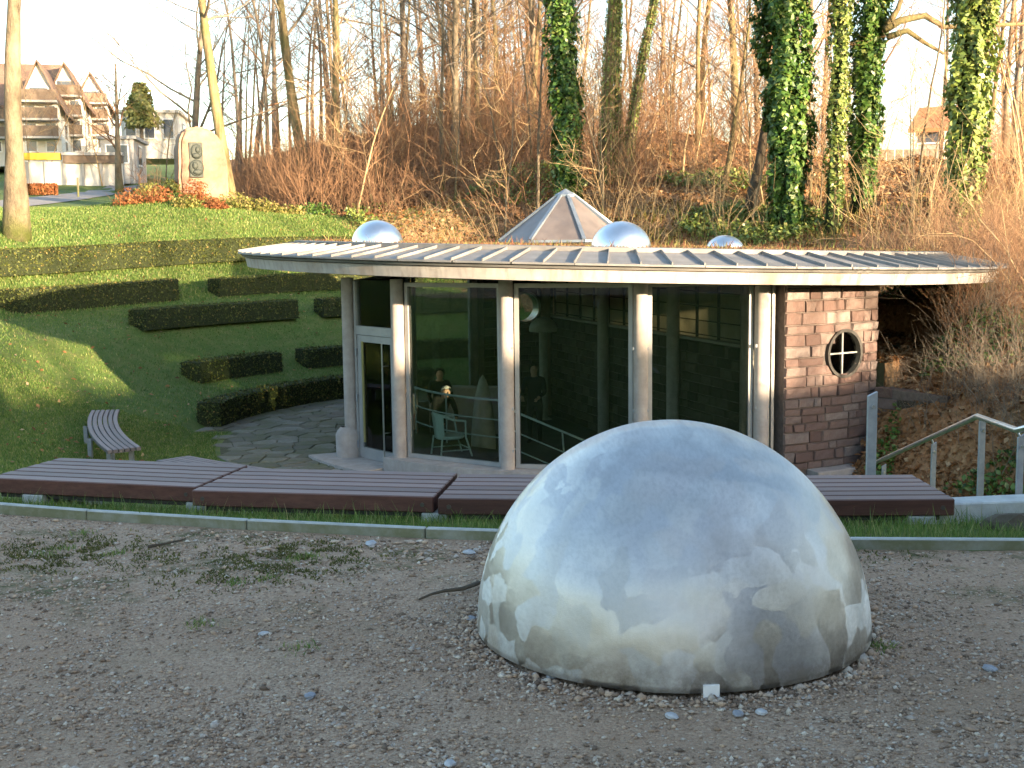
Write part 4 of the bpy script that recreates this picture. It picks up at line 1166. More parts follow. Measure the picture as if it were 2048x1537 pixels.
an = math.atan2(nw.x, -nw.y); uxx = Vector((math.cos(an), math.sin(an), 0)); S1 = k0 if uxx.dot(dvw) > 0 else k1
z = -2.42
while z < zt0 - .05:
    h = random.uniform(.13, .2); s = 0
    while s < Lr:
        me, L = stone_mesh(random.choice((.22, .28, .34, .42)), 'sand' if random.random() < .35 else 'rubble'); c_ = s + L / 2; s += L
        p = S1 + uxx * c_; tt = (p - k0).dot(dvw) / Lr
        if c_ + L / 2 > Lr + .1 or z + h > zt0 + (zt1 - zt0) * tt + .03: continue
        o = link('stone', me, None, rw); q_ = Vector((p.x, p.y, z + h / 2)) - WO; o.location = q_; o.rotation_euler = (0, 0, an); o.scale = (1, random.uniform(.8, 1.4), (h - .014) / .16)
    z += h

# ------------------------------------------------------------------ leaves in bulk
def leaf_quads(P_, Nrm, size, jit=.9):
    """small folded leaf faces at P_ facing roughly Nrm"""
    n = len(P_)
    d = Nrm + rng.normal(0, jit, (n, 3)); d /= np.linalg.norm(d, axis=1)[:, None] + 1e-9
    u = np.cross(d, rng.normal(0, 1, (n, 3))); u /= np.linalg.norm(u, axis=1)[:, None] + 1e-9
    w = np.cross(d, u); s = size[:, None]
    V = np.stack([P_ - u * s * .5, P_ + w * s * .32, P_ + u * s * .6, P_ - w * s * .32], 1)
    V[:, 1] += d * s * .08; V[:, 3] += d * s * .08
    return V.reshape(-1, 3), np.arange(n * 4).reshape(-1, 4)

# ------------------------------------------------------------------ clipped hedges on concentric arcs
def hedge(a0, a1, rho, thick, h, label, cat='hedge', density=420, leaf=.055, group='clipped hedges of the amphitheatre', zsink=.05, mat='yew'):
    am = (a0 + a1) / 2; base = pol(am, rho); base.z = gz(base.x, base.y)
    n = max(6, int(abs(a1 - a0) * 1.2)); m = n + 1
    prof = [(-thick / 2, 0), (-thick / 2 * .97, h * .5), (-thick / 2 * .93, h), (0, h * 1.02), (thick / 2 * .93, h), (thick / 2 * .97, h * .5), (thick / 2, 0)]
    def zbase(a): 
        p = pol(a, rho); return gz(p.x, p.y) - zsink
    zs = [zbase(a0 + (a1 - a0) * j / n) for j in range(m)]
    vs = []
    for j in range(m):
        a = a0 + (a1 - a0) * j / n
        for (dr_, z_) in prof:
            p = pol(a, rho + dr_); p.z = zs[j] + z_ + .012 * mnoise.noise(Vector((a * .7, z_ * 3, dr_ * 4)))
            vs.append(p - base)
    k = len(prof); fs = [(j * k + i, j * k + i + 1, (j + 1) * k + i + 1, (j + 1) * k + i) for j in range(n) for i in range(k - 1)]
    fs += [tuple(range(k)), tuple(range((m - 1) * k, m * k))[::-1]]
    core = MB(); core.add(vs, fs)
    # leaves over front, back, top and ends
    L = R(abs(a1 - a0)) * rho; cnt = int(density * (L * (2 * h + thick) + 2 * h * thick))
    t = rng.random(cnt); side = rng.random(cnt) * (2 * h + thick)
    endm = rng.random(cnt) < (2 * h * thick) / (L * (2 * h + thick) + 2 * h * thick)
    a = np.radians(a0 + (a1 - a0) * t)
    dr_ = np.where(side < h, thick / 2, np.where(side < 2 * h, -thick / 2, rng.uniform(-.5, .5, cnt) * thick))
    zz = np.where(side < h, side, np.where(side < 2 * h, side - h, h))
    nr = np.where(side < h, 1.0, np.where(side < 2 * h, -1.0, 0)); nz = np.where(side >= 2 * h, 1.0, .1)
    e_ = rng.random(cnt) < .5
    a = np.where(endm, np.radians(np.where(e_, a0, a1)), a)
    dr_ = np.where(endm, rng.uniform(-.5, .5, cnt) * thick, dr_); zz = np.where(endm, rng.uniform(0, 1, cnt) * h, zz)
    zb = np.interp(np.degrees(a), [a0 + (a1 - a0) * j / n for j in range(m)], zs) if a1 > a0 else np.full(cnt, zs[0])
    off = rng.normal(0, .018, cnt)
    rr = rho + dr_ + off * np.sign(dr_ + 1e-9)
    Pn = np.stack([CX + rr * np.sin(a) - base.x, CY - rr * np.cos(a) - base.y, zb + zz + np.where(nz > .5, np.abs(off), 0) - base.z], -1)
    Nn = np.stack([nr * np.sin(a), -nr * np.cos(a), nz], -1)
    tang = np.stack([np.cos(a), np.sin(a), np.zeros(cnt)], -1) * np.where(e_, -1, 1)[:, None]
    Nn = np.where(endm[:, None], tang, Nn); Pn = np.where(endm[:, None], Pn + tang * .02, Pn)
    V_, F_ = leaf_quads(Pn, Nn, rng.uniform(.7, 1.4, cnt) * leaf)
    o = empty('hedge', base); tag(o, label, cat, group)
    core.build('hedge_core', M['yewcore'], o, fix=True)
    link('foliage', np_mesh('foliage', V_, F_), M[mat], o)
    return o
def AR(px, rho):
    """bearing on the circle of radius rho where the far side of the photograph's column px meets it"""
    d = ray(px, 600); ux_, uy_ = d.x / d.y, 1.0
    a, b, c = ux_ * ux_ + 1, -2 * (ux_ * CX + CY), CX * CX + CY * CY - rho * rho
    y_ = (-b + math.sqrt(b * b - 4 * a * c)) / (2 * a)
    return math.degrees(math.atan2(ux_ * y_ - CX, -(y_ - CY)))
hedge(-150, AR(408, 8.95), 8.95, .55, .6, 'lowest hedge arc bordering the paved court', density=520)
hedge(AR(545, 11), AR(376, 11), 11.0, .62, .5, 'short dark hedge block in the row above the court, at left')
hedge(AR(600, 11) - 30, AR(600, 11), 11.0, .62, .5, 'dark hedge block just left of the pavilion door, lower row')
hedge(AR(585, 13.2), AR(273, 13.2), 13.2, .62, .52, 'long dark hedge block in the middle of the terraced lawn')
hedge(AR(637, 13.2) - 28, AR(637, 13.2), 13.2, .62, .52, 'dark hedge block in the middle row half behind the door column')
hedge(AR(345, 15.5), AR(20, 15.5), 15.5, .66, .6, 'half sunlit hedge block at the left edge, third row')
hedge(AR(428, 15.5) - 26, AR(428, 15.5), 15.5, .66, .52, 'shaded hedge block under the left end of the roof')
hedge(AR(698, 18.15), -98, 18.15, .7, .7, 'long continuous hedge along the top of the terraced lawn', density=380, leaf=.065)

# ------------------------------------------------------------------ trees
def rotv(v, axis, ang): return Matrix.Rotation(ang, 3, axis) @ v
def branch_path(p, d, L, n, wob, up, r_):
    pts = [p.copy()]; d = d.normalized()
    for i in range(n):
        d = (d + Vector((r_.gauss(0, wob), r_.gauss(0, wob), r_.gauss(0, wob) + up))).normalized()
        p = p + d * (L / n); pts.append(p.copy())
    return pts
def bare_tree(seed, H, r0, lean=(0, 0), first=.25, nb=16, blen=.34, wob=.05, n2=6, n3=4, crook=.03, fork=False, steep=.9):
    r_ = random.Random(seed); tr, br = MB(), MB()
    d = Vector((lean[0], lean[1], 1)).normalized()
    trunk = branch_path(Vector((0, 0, -.25)), d, H, 12, crook, .02, r_)
    rad = [r0 * (1.45 if i == 0 else 1.12 if i == 1 else (1 - .8 * i / 12)) for i in range(13)]
    k0_ = len(tr.v); tr.tube(trunk, rad, 10)
    for i_ in range(k0_, len(tr.v)):
        c_ = trunk[(i_ - k0_) // 10]; v_ = Vector(tr.v[i_]); tr.v[i_] = tuple(c_ + (v_ - c_) * (1 + .16 * mnoise.noise(v_ * 1.1 / max(r0, .1) * .35 + Vector((seed, 0, 0)))))
    starts = []
    for b in range(nb):
        t = first + (1 - first) * (b + r_.random()) / nb
        f = t * 12; i = min(int(f), 11); p = trunk[i].lerp(trunk[i + 1], f - i)
        az = r_.uniform(0, 6.283); el = r_.uniform(.35, steep)
        dd = Vector((math.cos(az) * math.cos(el), math.sin(az) * math.cos(el), math.sin(el)))
        L = H * blen * (1.15 - .65 * t) * r_.uniform(.7, 1.25); rb = max(.012, rad[i] * .42 * r_.uniform(.7, 1.1))
        pts = branch_path(p, dd, L, 6, .13, .06, r_); rr = [rb * (1 - .82 * k / 6) for k in range(7)]
        br.tube(pts, rr, 5, cap=False)
        for s in range(n2):
            k = r_.randint(1, 5); q = pts[k].lerp(pts[k + 1], r_.random())
            ax = Vector((r_.gauss(0, 1), r_.gauss(0, 1), r_.gauss(0, .6))).normalized()
            d2 = ((pts[k + 1] - pts[k]).normalized() + ax * .85).normalized(); L2 = L * r_.uniform(.25, .5)
            p2 = branch_path(q, d2, L2, 4, .16, .05, r_); rb2 = max(.008, rr[k] * .5)
            br.tube(p2, [rb2 * (1 - .75 * u / 4) for u in range(5)], 3, cap=False)
            for w in range(n3):
                k2 = r_.randint(0, 3); q3 = p2[k2].lerp(p2[k2 + 1], r_.random())
                ax = Vector((r_.gauss(0, 1), r_.gauss(0, 1), r_.gauss(0, .6))).normalized()
                d3 = ((p2[k2 + 1] - p2[k2]).normalized() + ax * .9).normalized()
                p3 = branch_path(q3, d3, L2 * r_.uniform(.3, .6), 2, .2, .05, r_)
                br.tube(p3, [rb2 * .55, rb2 * .45, rb2 * .25], 3, cap=False)
    return tr, br, trunk, rad
def mesh_of(mb, name):
    me = bpy.data.meshes.new(name); me.from_pydata(mb.v, [], mb.f)
    me.polygons.foreach_set('use_smooth', [True] * len(me.polygons)); return me
def put_tree(name, loc, trunk_me, br_me, label, mat, group=None, rz=0, sc=1, brmat=None):
    t = empty(name, loc, rz); t.scale = (sc, sc, sc); tag(t, label, 'tree', group)
    a = link('trunk', trunk_me, None, t); b = link('crown', br_me, None, t)
    if not trunk_me.materials: trunk_me.materials.append(M[mat])
    if not br_me.materials: br_me.materials.append(M[brmat or mat])
    return t
def own_tree(px, py, Y, top, w_px, label, mat, seed, H=17, brmat='barkgrey', name='bare_tree', **kw):
    """tree standing where the photograph shows its foot; top=(px,py) gives the lean"""
    b = at_y(px, py, Y); zg = gz(b.x, b.y)
    tp = at_y(top[0], top[1], Y); h_ = max(tp.z - b.z, 1)
    lean = ((tp.x - b.x) / h_, 0)
    tr, br, trunk, rad = bare_tree(seed, H, w_px * Y / FPX / 2 / 1.0, lean, **kw)
    t = put_tree(name, (b.x, b.y, zg), mesh_of(tr, 'trunk'), mesh_of(br, 'crown'), label, mat, brmat=brmat)
    return t, trunk, rad
GRP = None
own_tree(30, 425, 36.2, (34, 0), 40, 'thick pale trunk of a bare tree with a mossy foot at the left edge', 'barkbeige', 101, 16, first=.42, nb=12)
own_tree(462, 372, 49, (396, 0), 24, 'mossy bare tree leaning left right behind the monument stone', 'bark', 102, 17, first=.4, nb=14, crook=.015)
own_tree(612, 305, 57, (566, 0), 23, 'mossy bare tree left of a straighter neighbour on the hillside', 'bark', 103, 18, first=.4, nb=15)
own_tree(672, 335, 55, (652, 0), 18, 'straight mossy trunk on the hillside left of the thick undergrowth', 'bark', 104, 17, first=.5, nb=13)
own_tree(812, 265, 64, (812, 0), 15, 'dark forked bare tree on the hill crest above the left roof dome', 'barkgrey', 105, 17, first=.3, nb=16)
own_tree(886, 335, 50, (878, 0), 9, 'thin pale bare tree on the slope left of the ivy column', 'barkbeige', 106, 14, first=.35, nb=14)
own_tree(1078, 380, 44, (1066, 90), 8, 'slender pale sapling just left of the dark ivy-clad trunk', 'barkbeige', 107, 9, first=.3, nb=12)
own_tree(1405, 258, 60, (1400, 0), 14, 'straight bare tree on the crest above the right roof dome', 'bark', 108, 17, first=.45, nb=13)
own_tree(1474, 290, 54, (1470, 0), 16, 'bare tree with a low fork left of the widest ivy trunk', 'bark', 109, 16, first=.3, nb=15)
own_tree(1443, 385, 43, (1478, 150), 11, 'small crooked bare tree on the slope left of the widest ivy trunk', 'bark', 110, 8, first=.35, nb=11, crook=.09)
own_tree(376, 262, 60, (392, 0), 16, 'dark many-branched bare tree behind the monument', 'barkgrey', 111, 15, first=.12, nb=20, blen=.5, steep=.7)
own_tree(238, 362, 74, (238, 180), 15, 'small red-brown twiggy tree by the path near the houses', 'barkbeige', 112, 8, first=.3, nb=16, blen=.5, brmat='twig')
own_tree(500, 190, 75, (506, 0), 11, 'dark straight trunk standing alone against the sky left of the slope', 'barkgrey', 113, 17, first=.3, nb=14)
own_tree(548, 210, 78, (540, 0), 12, 'dark bare tree between two leaning mossy trunks', 'barkgrey', 114, 17, first=.3, nb=14)
own_tree(1884, 222, 62, (1886, 0), 8, 'thin dark pole-like tree against the bright sky at right', 'barkdark', 115, 16, first=.6, nb=8)
own_tree(1828, 412, 38, (1862, 0), 6, 'thin wavy sapling on the slope between the right ivy trunks', 'barkbeige', 116, 9, first=.5, nb=8, crook=.06)
own_tree(1495, 445, 39.6, (1522, 305), 22, 'dark shaded trunk leaning right before the widest ivy trunk', 'barkdark', 117, 12, first=.4, nb=11)  # the shade on this trunk is put into its dark bark colour
own_tree(1213, 335, 46, (1212, 0), 27, 'left stem of the mossy three-stemmed tree above the roof', 'bark', 118, 16, first=.45, nb=12)
own_tree(1232, 335, 46.3, (1240, 0), 15, 'middle stem of the mossy three-stemmed tree above the roof', 'bark', 119, 16, first=.5, nb=10)
own_tree(1246, 335, 46, (1300, 0), 19, 'right, outward leaning stem of the mossy three-stemmed tree', 'bark', 120, 16, first=.5, nb=10)

# ivy-clad trees
def ivy_tree(px, py, Y, top, w_trunk, w_ivy, label, mat, seed, n=5200, leaf=.14, H=15, bark='bark', z_to=12.5, limbs=(), **kw):
    t, trunk, rad = own_tree(px, py, Y, top, w_trunk, label, bark, seed, H, name='ivy_clad_tree', first=.5, nb=12, **kw)
    Rv = w_ivy * Y / FPX / 2; r_ = random.Random(seed)
    zt = rng.random(n) * z_to; ang = rng.uniform(0, 2 * np.pi, n)
    tz = np.array([p.z for p in trunk]); txx = np.interp(zt, tz, [p.x for p in trunk]); tyy = np.interp(zt, tz, [p.y for p in trunk])
    nzv = np.array([mnoise.noise(Vector((math.cos(a_) * 1.6 + seed, math.sin(a_) * 1.6, z_ * .8))) + .7 * mnoise.noise(Vector((math.cos(a_) * 3 + seed, math.sin(a_) * 3, z_ * 2.1))) for a_, z_ in zip(ang, zt)])
    keep = nzv > np.where(zt < 2.5, -.45, -.75)
    rr = Rv * (.6 + .55 * nzv + .36 * rng.random(n))
    rr *= np.interp(zt, [0, .5, 2.5, z_to * .8, z_to], [.5, .6, .85, 1.1, .9])
    Pn = np.stack([txx + rr * np.cos(ang), tyy + rr * np.sin(ang), zt], -1)[keep]
    Nn = np.stack([np.cos(ang), np.sin(ang), np.full(n, .45)], -1)[keep]
    V_, F_ = leaf_quads(Pn, Nn, rng.uniform(.6, 1.35, keep.sum()) * leaf, .55)
    link('ivy', np_mesh('ivy', V_, F_), M[mat], t)
    # inner dark core: shade among stems and leaves put into its colour
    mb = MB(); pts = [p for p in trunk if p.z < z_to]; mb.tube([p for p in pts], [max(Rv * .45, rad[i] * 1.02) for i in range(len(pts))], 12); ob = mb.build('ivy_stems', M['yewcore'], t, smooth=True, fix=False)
    for (x0, y0, pts_, r0) in limbs:
        pass
    return t, trunk
ivy_tree(1131, 378, 42, (1131, 0), 24, 66, 'tall trunk fully wrapped in dark green ivy above the skylight', 'ivy', 201, 13000, .15)
ivy_tree(1578, 470, 38, (1570, 0), 40, 104, 'widest trunk, thickly wrapped in dark ivy, right of centre', 'ivy', 202, 21000, .17)
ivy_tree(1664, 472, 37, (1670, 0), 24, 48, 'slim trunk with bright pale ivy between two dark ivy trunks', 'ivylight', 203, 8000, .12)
t15, tr15 = ivy_tree(1722, 468, 38.5, (1752, 0), 30, 70, 'dark ivy trunk with two bare limbs reaching right', 'ivy', 204, 13000, .16)
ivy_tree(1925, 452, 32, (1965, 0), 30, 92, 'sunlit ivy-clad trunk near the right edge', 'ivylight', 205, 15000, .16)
# bare limbs of the right ivy trunk
b15 = Vector(t15.location)
for pl, r0 in (([(1768, 60), (1800, 42), (1850, 32), (1890, 55), (1960, 52), (2060, 48)], .13), ([(1775, 75), (1815, 62), (1848, 85), (1888, 108)], .11), ([(1775, 50), (1795, 20), (1812, -30)], .12)):
    mb = MB(); P0 = [at_y(x_, y_, 38) - b15 for x_, y_ in pl]; mb.tube(P0, [r0 * (1 - .6 * i / (len(P0) - 1)) for i in range(len(P0))], 7); mb.build('limb', M['bark'], t15, smooth=True, fix=False)
# ivy on the mossy three-stemmed tree
for o in [o for o in bpy.data.objects if o.get('label', '').endswith('three-stemmed tree above the roof') or o.get('label', '').endswith('mossy three-stemmed tree')]:
    tv = [c for c in o.children if c.name.startswith('trunk')][0].data
    co = np.array([v.co[:] for v in tv.vertices]); n = 4200
    i = rng.integers(0, 12 * 10, n); f_ = rng.random(n)[:, None]
    Pn = co[i] * (1 - f_) + co[i + 10] * f_; cen = np.array([co[(k // 10) * 10:(k // 10) * 10 + 10].mean(0) for k in range(len(co))])
    Nn = co[i] - cen[i]; Nn /= np.linalg.norm(Nn, axis=1)[:, None]; keep = Pn[:, 2] < 9
    V_, F_ = leaf_quads((Pn + Nn * .04)[keep], Nn[keep], rng.uniform(.6, 1.3, keep.sum()) * .11, .5)
    link('ivy', np_mesh('ivy', V_, F_), M['ivylight'], o)

# other bare trees further back on the ridge (alike): six shapes, each placed several times
kindsT = []
for k in range(6):
    tr, br, *_ = bare_tree(300 + k, 13 + 1.2 * k % 4, .11 + .02 * (k % 3), (random.uniform(-.06, .06), 0), first=.22, nb=16, blen=.36, n2=7, n3=5)
    kindsT.append((mesh_of(tr, 'trunk'), mesh_of(br, 'crown')))
r_ = random.Random(5); n = 0
while n < 105:
    px = r_.uniform(430, 2100) if n < 70 else r_.uniform(450, 1150); Y = r_.uniform(50, 96); q_ = at_y(px, 400, Y)
    if 1740 < px < 1900 or hill_s(np.array([q_.x]), np.array([q_.y]))[0] < 6: continue
    k = r_.randrange(6); z = gz(q_.x, q_.y)
    put_tree('bare_tree', (q_.x, q_.y, z), kindsT[k][0], kindsT[k][1], 'slim bare winter tree among many on the wooded ridge behind the pavilion', ('bark', 'barkgrey', 'barkbeige')[k % 3], 'bare trees on the ridge', r_.uniform(0, 6.28), r_.uniform(.75, 1.2), 'barkgrey' if k % 2 else 'twig'); n += 1
# young saplings on the near slope
kindsS = []
for k in range(5):
    tr, br, *_ = bare_tree(400 + k, 5.5 + k * .5, .035, (random.uniform(-.15, .15), 0), first=.15, nb=14, blen=.4, n2=5, n3=3, crook=.05, steep=1.1)
    kindsS.append((mesh_of(tr, 'trunk'), mesh_of(br, 'crown')))
n = 0
while n < 46:
    px = r_.uniform(640, 2090); Y = r_.uniform(37, 52) if px < 1750 else r_.uniform(24, 42); q_ = at_y(px, 400, Y)
    if hill_s(np.array([q_.x]), np.array([q_.y]))[0] < .5 or (1750 < px < 1880 and r_.random() < .6): continue
    k = r_.randrange(5)
    put_tree('sapling', (q_.x, q_.y, gz(q_.x, q_.y)), kindsS[k][0], kindsS[k][1], 'thin leafless sapling among many on the near slope', 'drystem' if k % 2 else 'barkbeige', 'saplings on the slope', r_.uniform(0, 6.28), r_.uniform(.7, 1.25), 'twig' if k % 2 else 'drystem'); n += 1

# ------------------------------------------------------------------ undergrowth: brushwood reading as one brown mass
def shrub_mesh(seed, H, nst, spread, arch=.04, nt=7):
    r_ = random.Random(seed); mb = MB()
    for i in range(nst):
        az = r_.uniform(0, 6.283); el = r_.uniform(.8, 1.5); d = Vector((math.cos(az) * math.cos(el), math.sin(az) * math.cos(el), math.sin(el)))
        p = Vector((r_.gauss(0, spread), r_.gauss(0, spread), -.1)); L = H * r_.uniform(.6, 1.15)
        pts = branch_path(p, d, L, 5, .1, -arch, r_); r0 = r_.uniform(.008, .015)
        mb.tube(pts, [r0 * (1 - .7 * k / 5) for k in range(6)], 3, cap=False)
        for t in range(nt):
            k = r_.randint(1, 4); q = pts[k].lerp(pts[k + 1], r_.random())
            d2 = ((pts[k + 1] - pts[k]).normalized() + Vector((r_.gauss(0, .6), r_.gauss(0, .6), r_.gauss(0, .4)))).normalized()
            p2 = branch_path(q, d2, L * r_.uniform(.15, .4), 2, .2, 0, r_); mb.tube(p2, [r0 * .5, r0 * .4, r0 * .2], 3, cap=False)
    return np.array(mb.v), np.array([f if len(f) == 4 else (*f, f[-1]) for f in mb.f])
SH = [shrub_mesh(500 + k, 2.0 + .3 * k, 9, .35) for k in range(5)]
def scatter_shrubs(spots, name, label, mat, shapes):
    Vs, Fs, o_ = [], [], 0
    for (x_, y_, z_, sc, rz, k) in spots:
        v, f = shapes[k]; c_, s_ = math.cos(rz), math.sin(rz)
        vv = np.stack([(v[:, 0] * c_ - v[:, 1] * s_) * sc + x_, (v[:, 0] * s_ + v[:, 1] * c_) * sc + y_, v[:, 2] * sc + z_], -1)
        Vs.append(vv); Fs.append(f + o_); o_ += len(v)
    o = link(name, np_mesh(name, np.concatenate(Vs), np.concatenate(Fs)), M[mat]); tag(o, label, 'undergrowth', kind='stuff'); return o
def spots_in(n, px0, px1, Yf, test, sc=(.8, 1.4), zo=0):
    out = []
    while len(out) < n:
        px = r_.uniform(px0, px1); Y = r_.uniform(*Yf(px)); q_ = at_y(px, 400, Y)
        if not test(q_.x, q_.y, px): continue
        out.append((q_.x, q_.y, gz(q_.x, q_.y) + zo, r_.uniform(*sc), r_.uniform(0, 6.28), r_.randrange(5)))
    return out
hs = lambda x_, y_: hill_s(np.array([x_]), np.array([y_]))[0]
scatter_shrubs(spots_in(250, 500, 1300, lambda p: (42, 70), lambda x_, y_, p: hs(x_, y_) > 2.5 and (hs(x_, y_) > 9 or r_.random() < .5) and (p > 700 or r_.random() < .7), (.8, 1.5)) +
               spots_in(110, 455, 760, lambda p: (47, 66), lambda x_, y_, p: x_ + .235 * y_ > -2.5 and hs(x_, y_) > -.5, (.7, 1.3)) +
               spots_in(90, 1250, 2080, lambda p: (40, 64), lambda x_, y_, p: hs(x_, y_) > 1 and not (1760 < p < 1900 and y_ > 44), (.6, 1.15)), 'undergrowth', 'dense leafless brown brushwood covering the wooded slope', 'twig', SH)
SH2 = [shrub_mesh(600 + k, 2.6 + .3 * k, 8, .25, .03, 8) for k in range(5)]
bk = lambda x_, y_: seg_dist(np.array([x_]), np.array([y_]), BANK)[0]
scatter_shrubs(spots_in(95, 1735, 2120, lambda p: (21, 34), lambda x_, y_, p: bk(x_, y_) > 2.2 and math.hypot(x_ - CX, y_ - CY) > 7.0, (.4, .72)) +
               [(*pol(a_, r0_)[:2], gz(*pol(a_, r0_)[:2]), s0_, a_, int(a_) % 5) for a_, r0_, s0_ in ((46, 7.4, .5), (50, 7.9, .6), (53, 7.0, .5), (57, 7.7, .6), (61, 7.0, .6), (66, 7.6, .7), (72, 7.1, .65), (78, 7.5, .7), (49, 8.6, .6), (56, 8.8, .65), (64, 8.6, .7), (86, 7.2, .7), (43.5, 8.2, .45))] +
               [(*pol(a_, r0_)[:2], gz(*pol(a_, r0_)[:2]), s0_, a_, int(a_ * 7) % 5) for a_, r0_, s0_ in [(r_.uniform(47, 105), r_.uniform(7.0, 10.5), r_.uniform(.45, .75)) for _ in range(34)]], 'brushwood', 'red-brown brushwood right of the pavilion roof', 'twig', SH2)
SH3 = [shrub_mesh(650 + k, 3.0 + .3 * k, 5, .2, .05, 5) for k in range(5)]
scatter_shrubs(spots_in(22, 1760, 2120, lambda p: (20, 32), lambda x_, y_, p: bk(x_, y_) > 2.6 and math.hypot(x_ - CX, y_ - CY) > 8.0, (.7, 1.3)) +
               spots_in(60, 650, 1760, lambda p: (37, 44), lambda x_, y_, p: hs(x_, y_) > -1.5 and math.hypot(x_ - CX, y_ - CY) > 9.5, (.4, .8)), 'dry_stems', 'pale straw-coloured arching stems at the foot of the slope', 'drystem', SH3)
scatter_shrubs(spots_in(46, 1745, 2110, lambda p: (15.5, 22), lambda x_, y_, p: bk(x_, y_) > .5 and math.hypot(x_ - CX, y_ - CY) > 7.0, (.28, .5)), 'bank_brush', 'low dark brush on the bank behind the stair railing', 'barkgrey', SH)
scatter_shrubs(spots_in(64, 470, 1720, lambda p: (54, 76), lambda x_, y_, p: hs(x_, y_) > 9, (1.7, 2.6)), 'ridge_brush', 'tall fine brushwood along the crest of the ridge', 'twig', SH)
# dry grass fringe behind the roof and ground ivy on the bank
def dryp(n):
    out = []
    while len(out) < n:
        px = r_.uniform(680, 2080); Y = r_.uniform(33, 41) if px < 1700 else r_.uniform(22, 38); q_ = at_y(px, 400, Y)
        if bk(q_.x, q_.y) < 2.2 or math.hypot(q_.x - CX, q_.y - CY) < 8.2: continue
        out.append((q_.x, q_.y, gz(q_.x, q_.y)))
    return np.array(out)
V_, F_ = blades(4200, dryp, lambda n: rng.uniform(.15, .6, n), lambda n: rng.uniform(.012, .03, n), .7)
o = link('dry_grass', np_mesh('dry_grass', V_, F_), M['moss_clump']); tag(o, 'tall dry straw grass behind the roof edge', 'grass', kind='stuff')
def leaf_scatter(n, test, px0, px1, Y0, Y1, size, name, label, mat, jit, lift=.02):
    px = rng.uniform(px0, px1, n * 3); Y = rng.uniform(Y0, Y1, n * 3)
    x_ = (px - 1024) / FPX * Y; y_ = Y; ok = test(x_, y_); x_, y_ = x_[ok][:n], y_[ok][:n]
    P_ = np.stack([x_, y_, ground_z(x_, y_) + lift + rng.random(len(x_)) * lift * 2], -1)
    V_, F_ = leaf_quads(P_, np.tile([0, -.2, 1.0], (len(x_), 1)), rng.uniform(.6, 1.4, len(x_)) * size, jit)
    o = link(name, np_mesh(name, V_, F_), M[mat]); tag(o, label, 'leaves', kind='stuff')
leaf_scatter(30000, lambda a, b: hill_s(a, b) > -.5, 480, 2100, 36, 62, .16, 'leaf_litter', 'orange-brown fallen leaves covering the slope', 'deadleaf', .5)
leaf_scatter(16000, lambda a, b: (seg_dist(a, b, BANK) > .1) & (np.hypot(a - CX, b - CY) > 5.0), 1700, 2120, 14, 34, .1, 'bank_leaf_litter', 'fallen leaves on the bank right of the pavilion', 'deadleaf', .6)
def ivytest(a, b):
    nn = np.sin(a * 1.7 + b * .9) + np.sin(b * 2.1 - a * .7 + 1)
    s_ = seg_dist(a, b, BANK); return (s_ > .15) & (s_ < 6.5) & (np.hypot(a - CX, b - CY) > 6.7) & (nn > .1)
leaf_scatter(11000, ivytest, 1690, 2120, 13.5, 30, .09, 'ground_ivy', 'dark green ground ivy trailing over the bank by the stairs', 'ivy', .8, .06)
leaf_scatter(15000, lambda a, b: (hill_s(a, b) > -1) & (hill_s(a, b) < 7) & (np.sin(a * .9 + 1) + np.sin(b * 1.1 + a * .4) > .55), 700, 1750, 36, 48, .13, 'slope_ivy', 'patches of green ivy and bramble on the lower slope', 'ivylight', .9, .12)
leaf_scatter(500, lambda a, b: (np.hypot(a - CX, b - CY) > 9.3) & (np.hypot(a - CX, b - CY) < 22) & (hill_s(a, b) < -1), 0, 690, 18, 46, .09, 'lawn_leaves', 'a few fallen leaves on the lawn', 'deadleaf', .4)

# ------------------------------------------------------------------ monument with bronze relief, on its planted mound
mp = at_y(398, 384, 46.6); mz = gz(mp.x, mp.y)
mon = empty('monument', (mp.x, mp.y, mz), R(30))
mon.scale = (1.12, 1.1, 1.04); tag(mon, 'tall rounded granite monument stone with a dark bronze relief', 'monument')
bm = bmesh.new()
outl = [(-.74, -.3), (-.74, .5), (-.73, 1.3), (-.68, 1.95), (-.52, 2.36), (-.2, 2.48), (.2, 2.44), (.56, 2.26), (.8, 1.86), (.9, 1.2), (.94, .4), (.95, -.3)]
front = [bm.verts.new((x_, -.42 + .05 * math.sin(i * 2), z_)) for i, (x_, z_) in enumerate(outl)]
back = [bm.verts.new((x_ * .96, .5 + .04 * math.cos(i), z_ * .985)) for i, (x_, z_) in enumerate(outl)]
bm.faces.new(front); bm.faces.new(back[::-1])
for i in range(len(outl)): bm.faces.new((front[i], back[i], back[(i + 1) % len(outl)], front[(i + 1) % len(outl)]))
bmesh.ops.recalc_face_normals(bm, faces=bm.faces)
bmesh.ops.bevel(bm, geom=bm.edges[:], offset=.09, segments=2, affect='EDGES')
bmesh.ops.triangulate(bm, faces=bm.faces); bmesh.ops.subdivide_edges(bm, edges=bm.edges, cuts=2, use_grid_fill=True)
for v in bm.verts: v.co += Vector((1, 1, 1)) * .035 * mnoise.noise(v.co * 2.2) + v.normal * .03 * mnoise.noise(v.co * 5)
me = bpy.data.meshes.new('stone_body'); bm.to_mesh(me); bm.free()
link('stone_body', me, M['granite'], mon, True)
rel = empty('relief'); rel.parent = mon; rel.location = (-.18, -.47, 1.28)
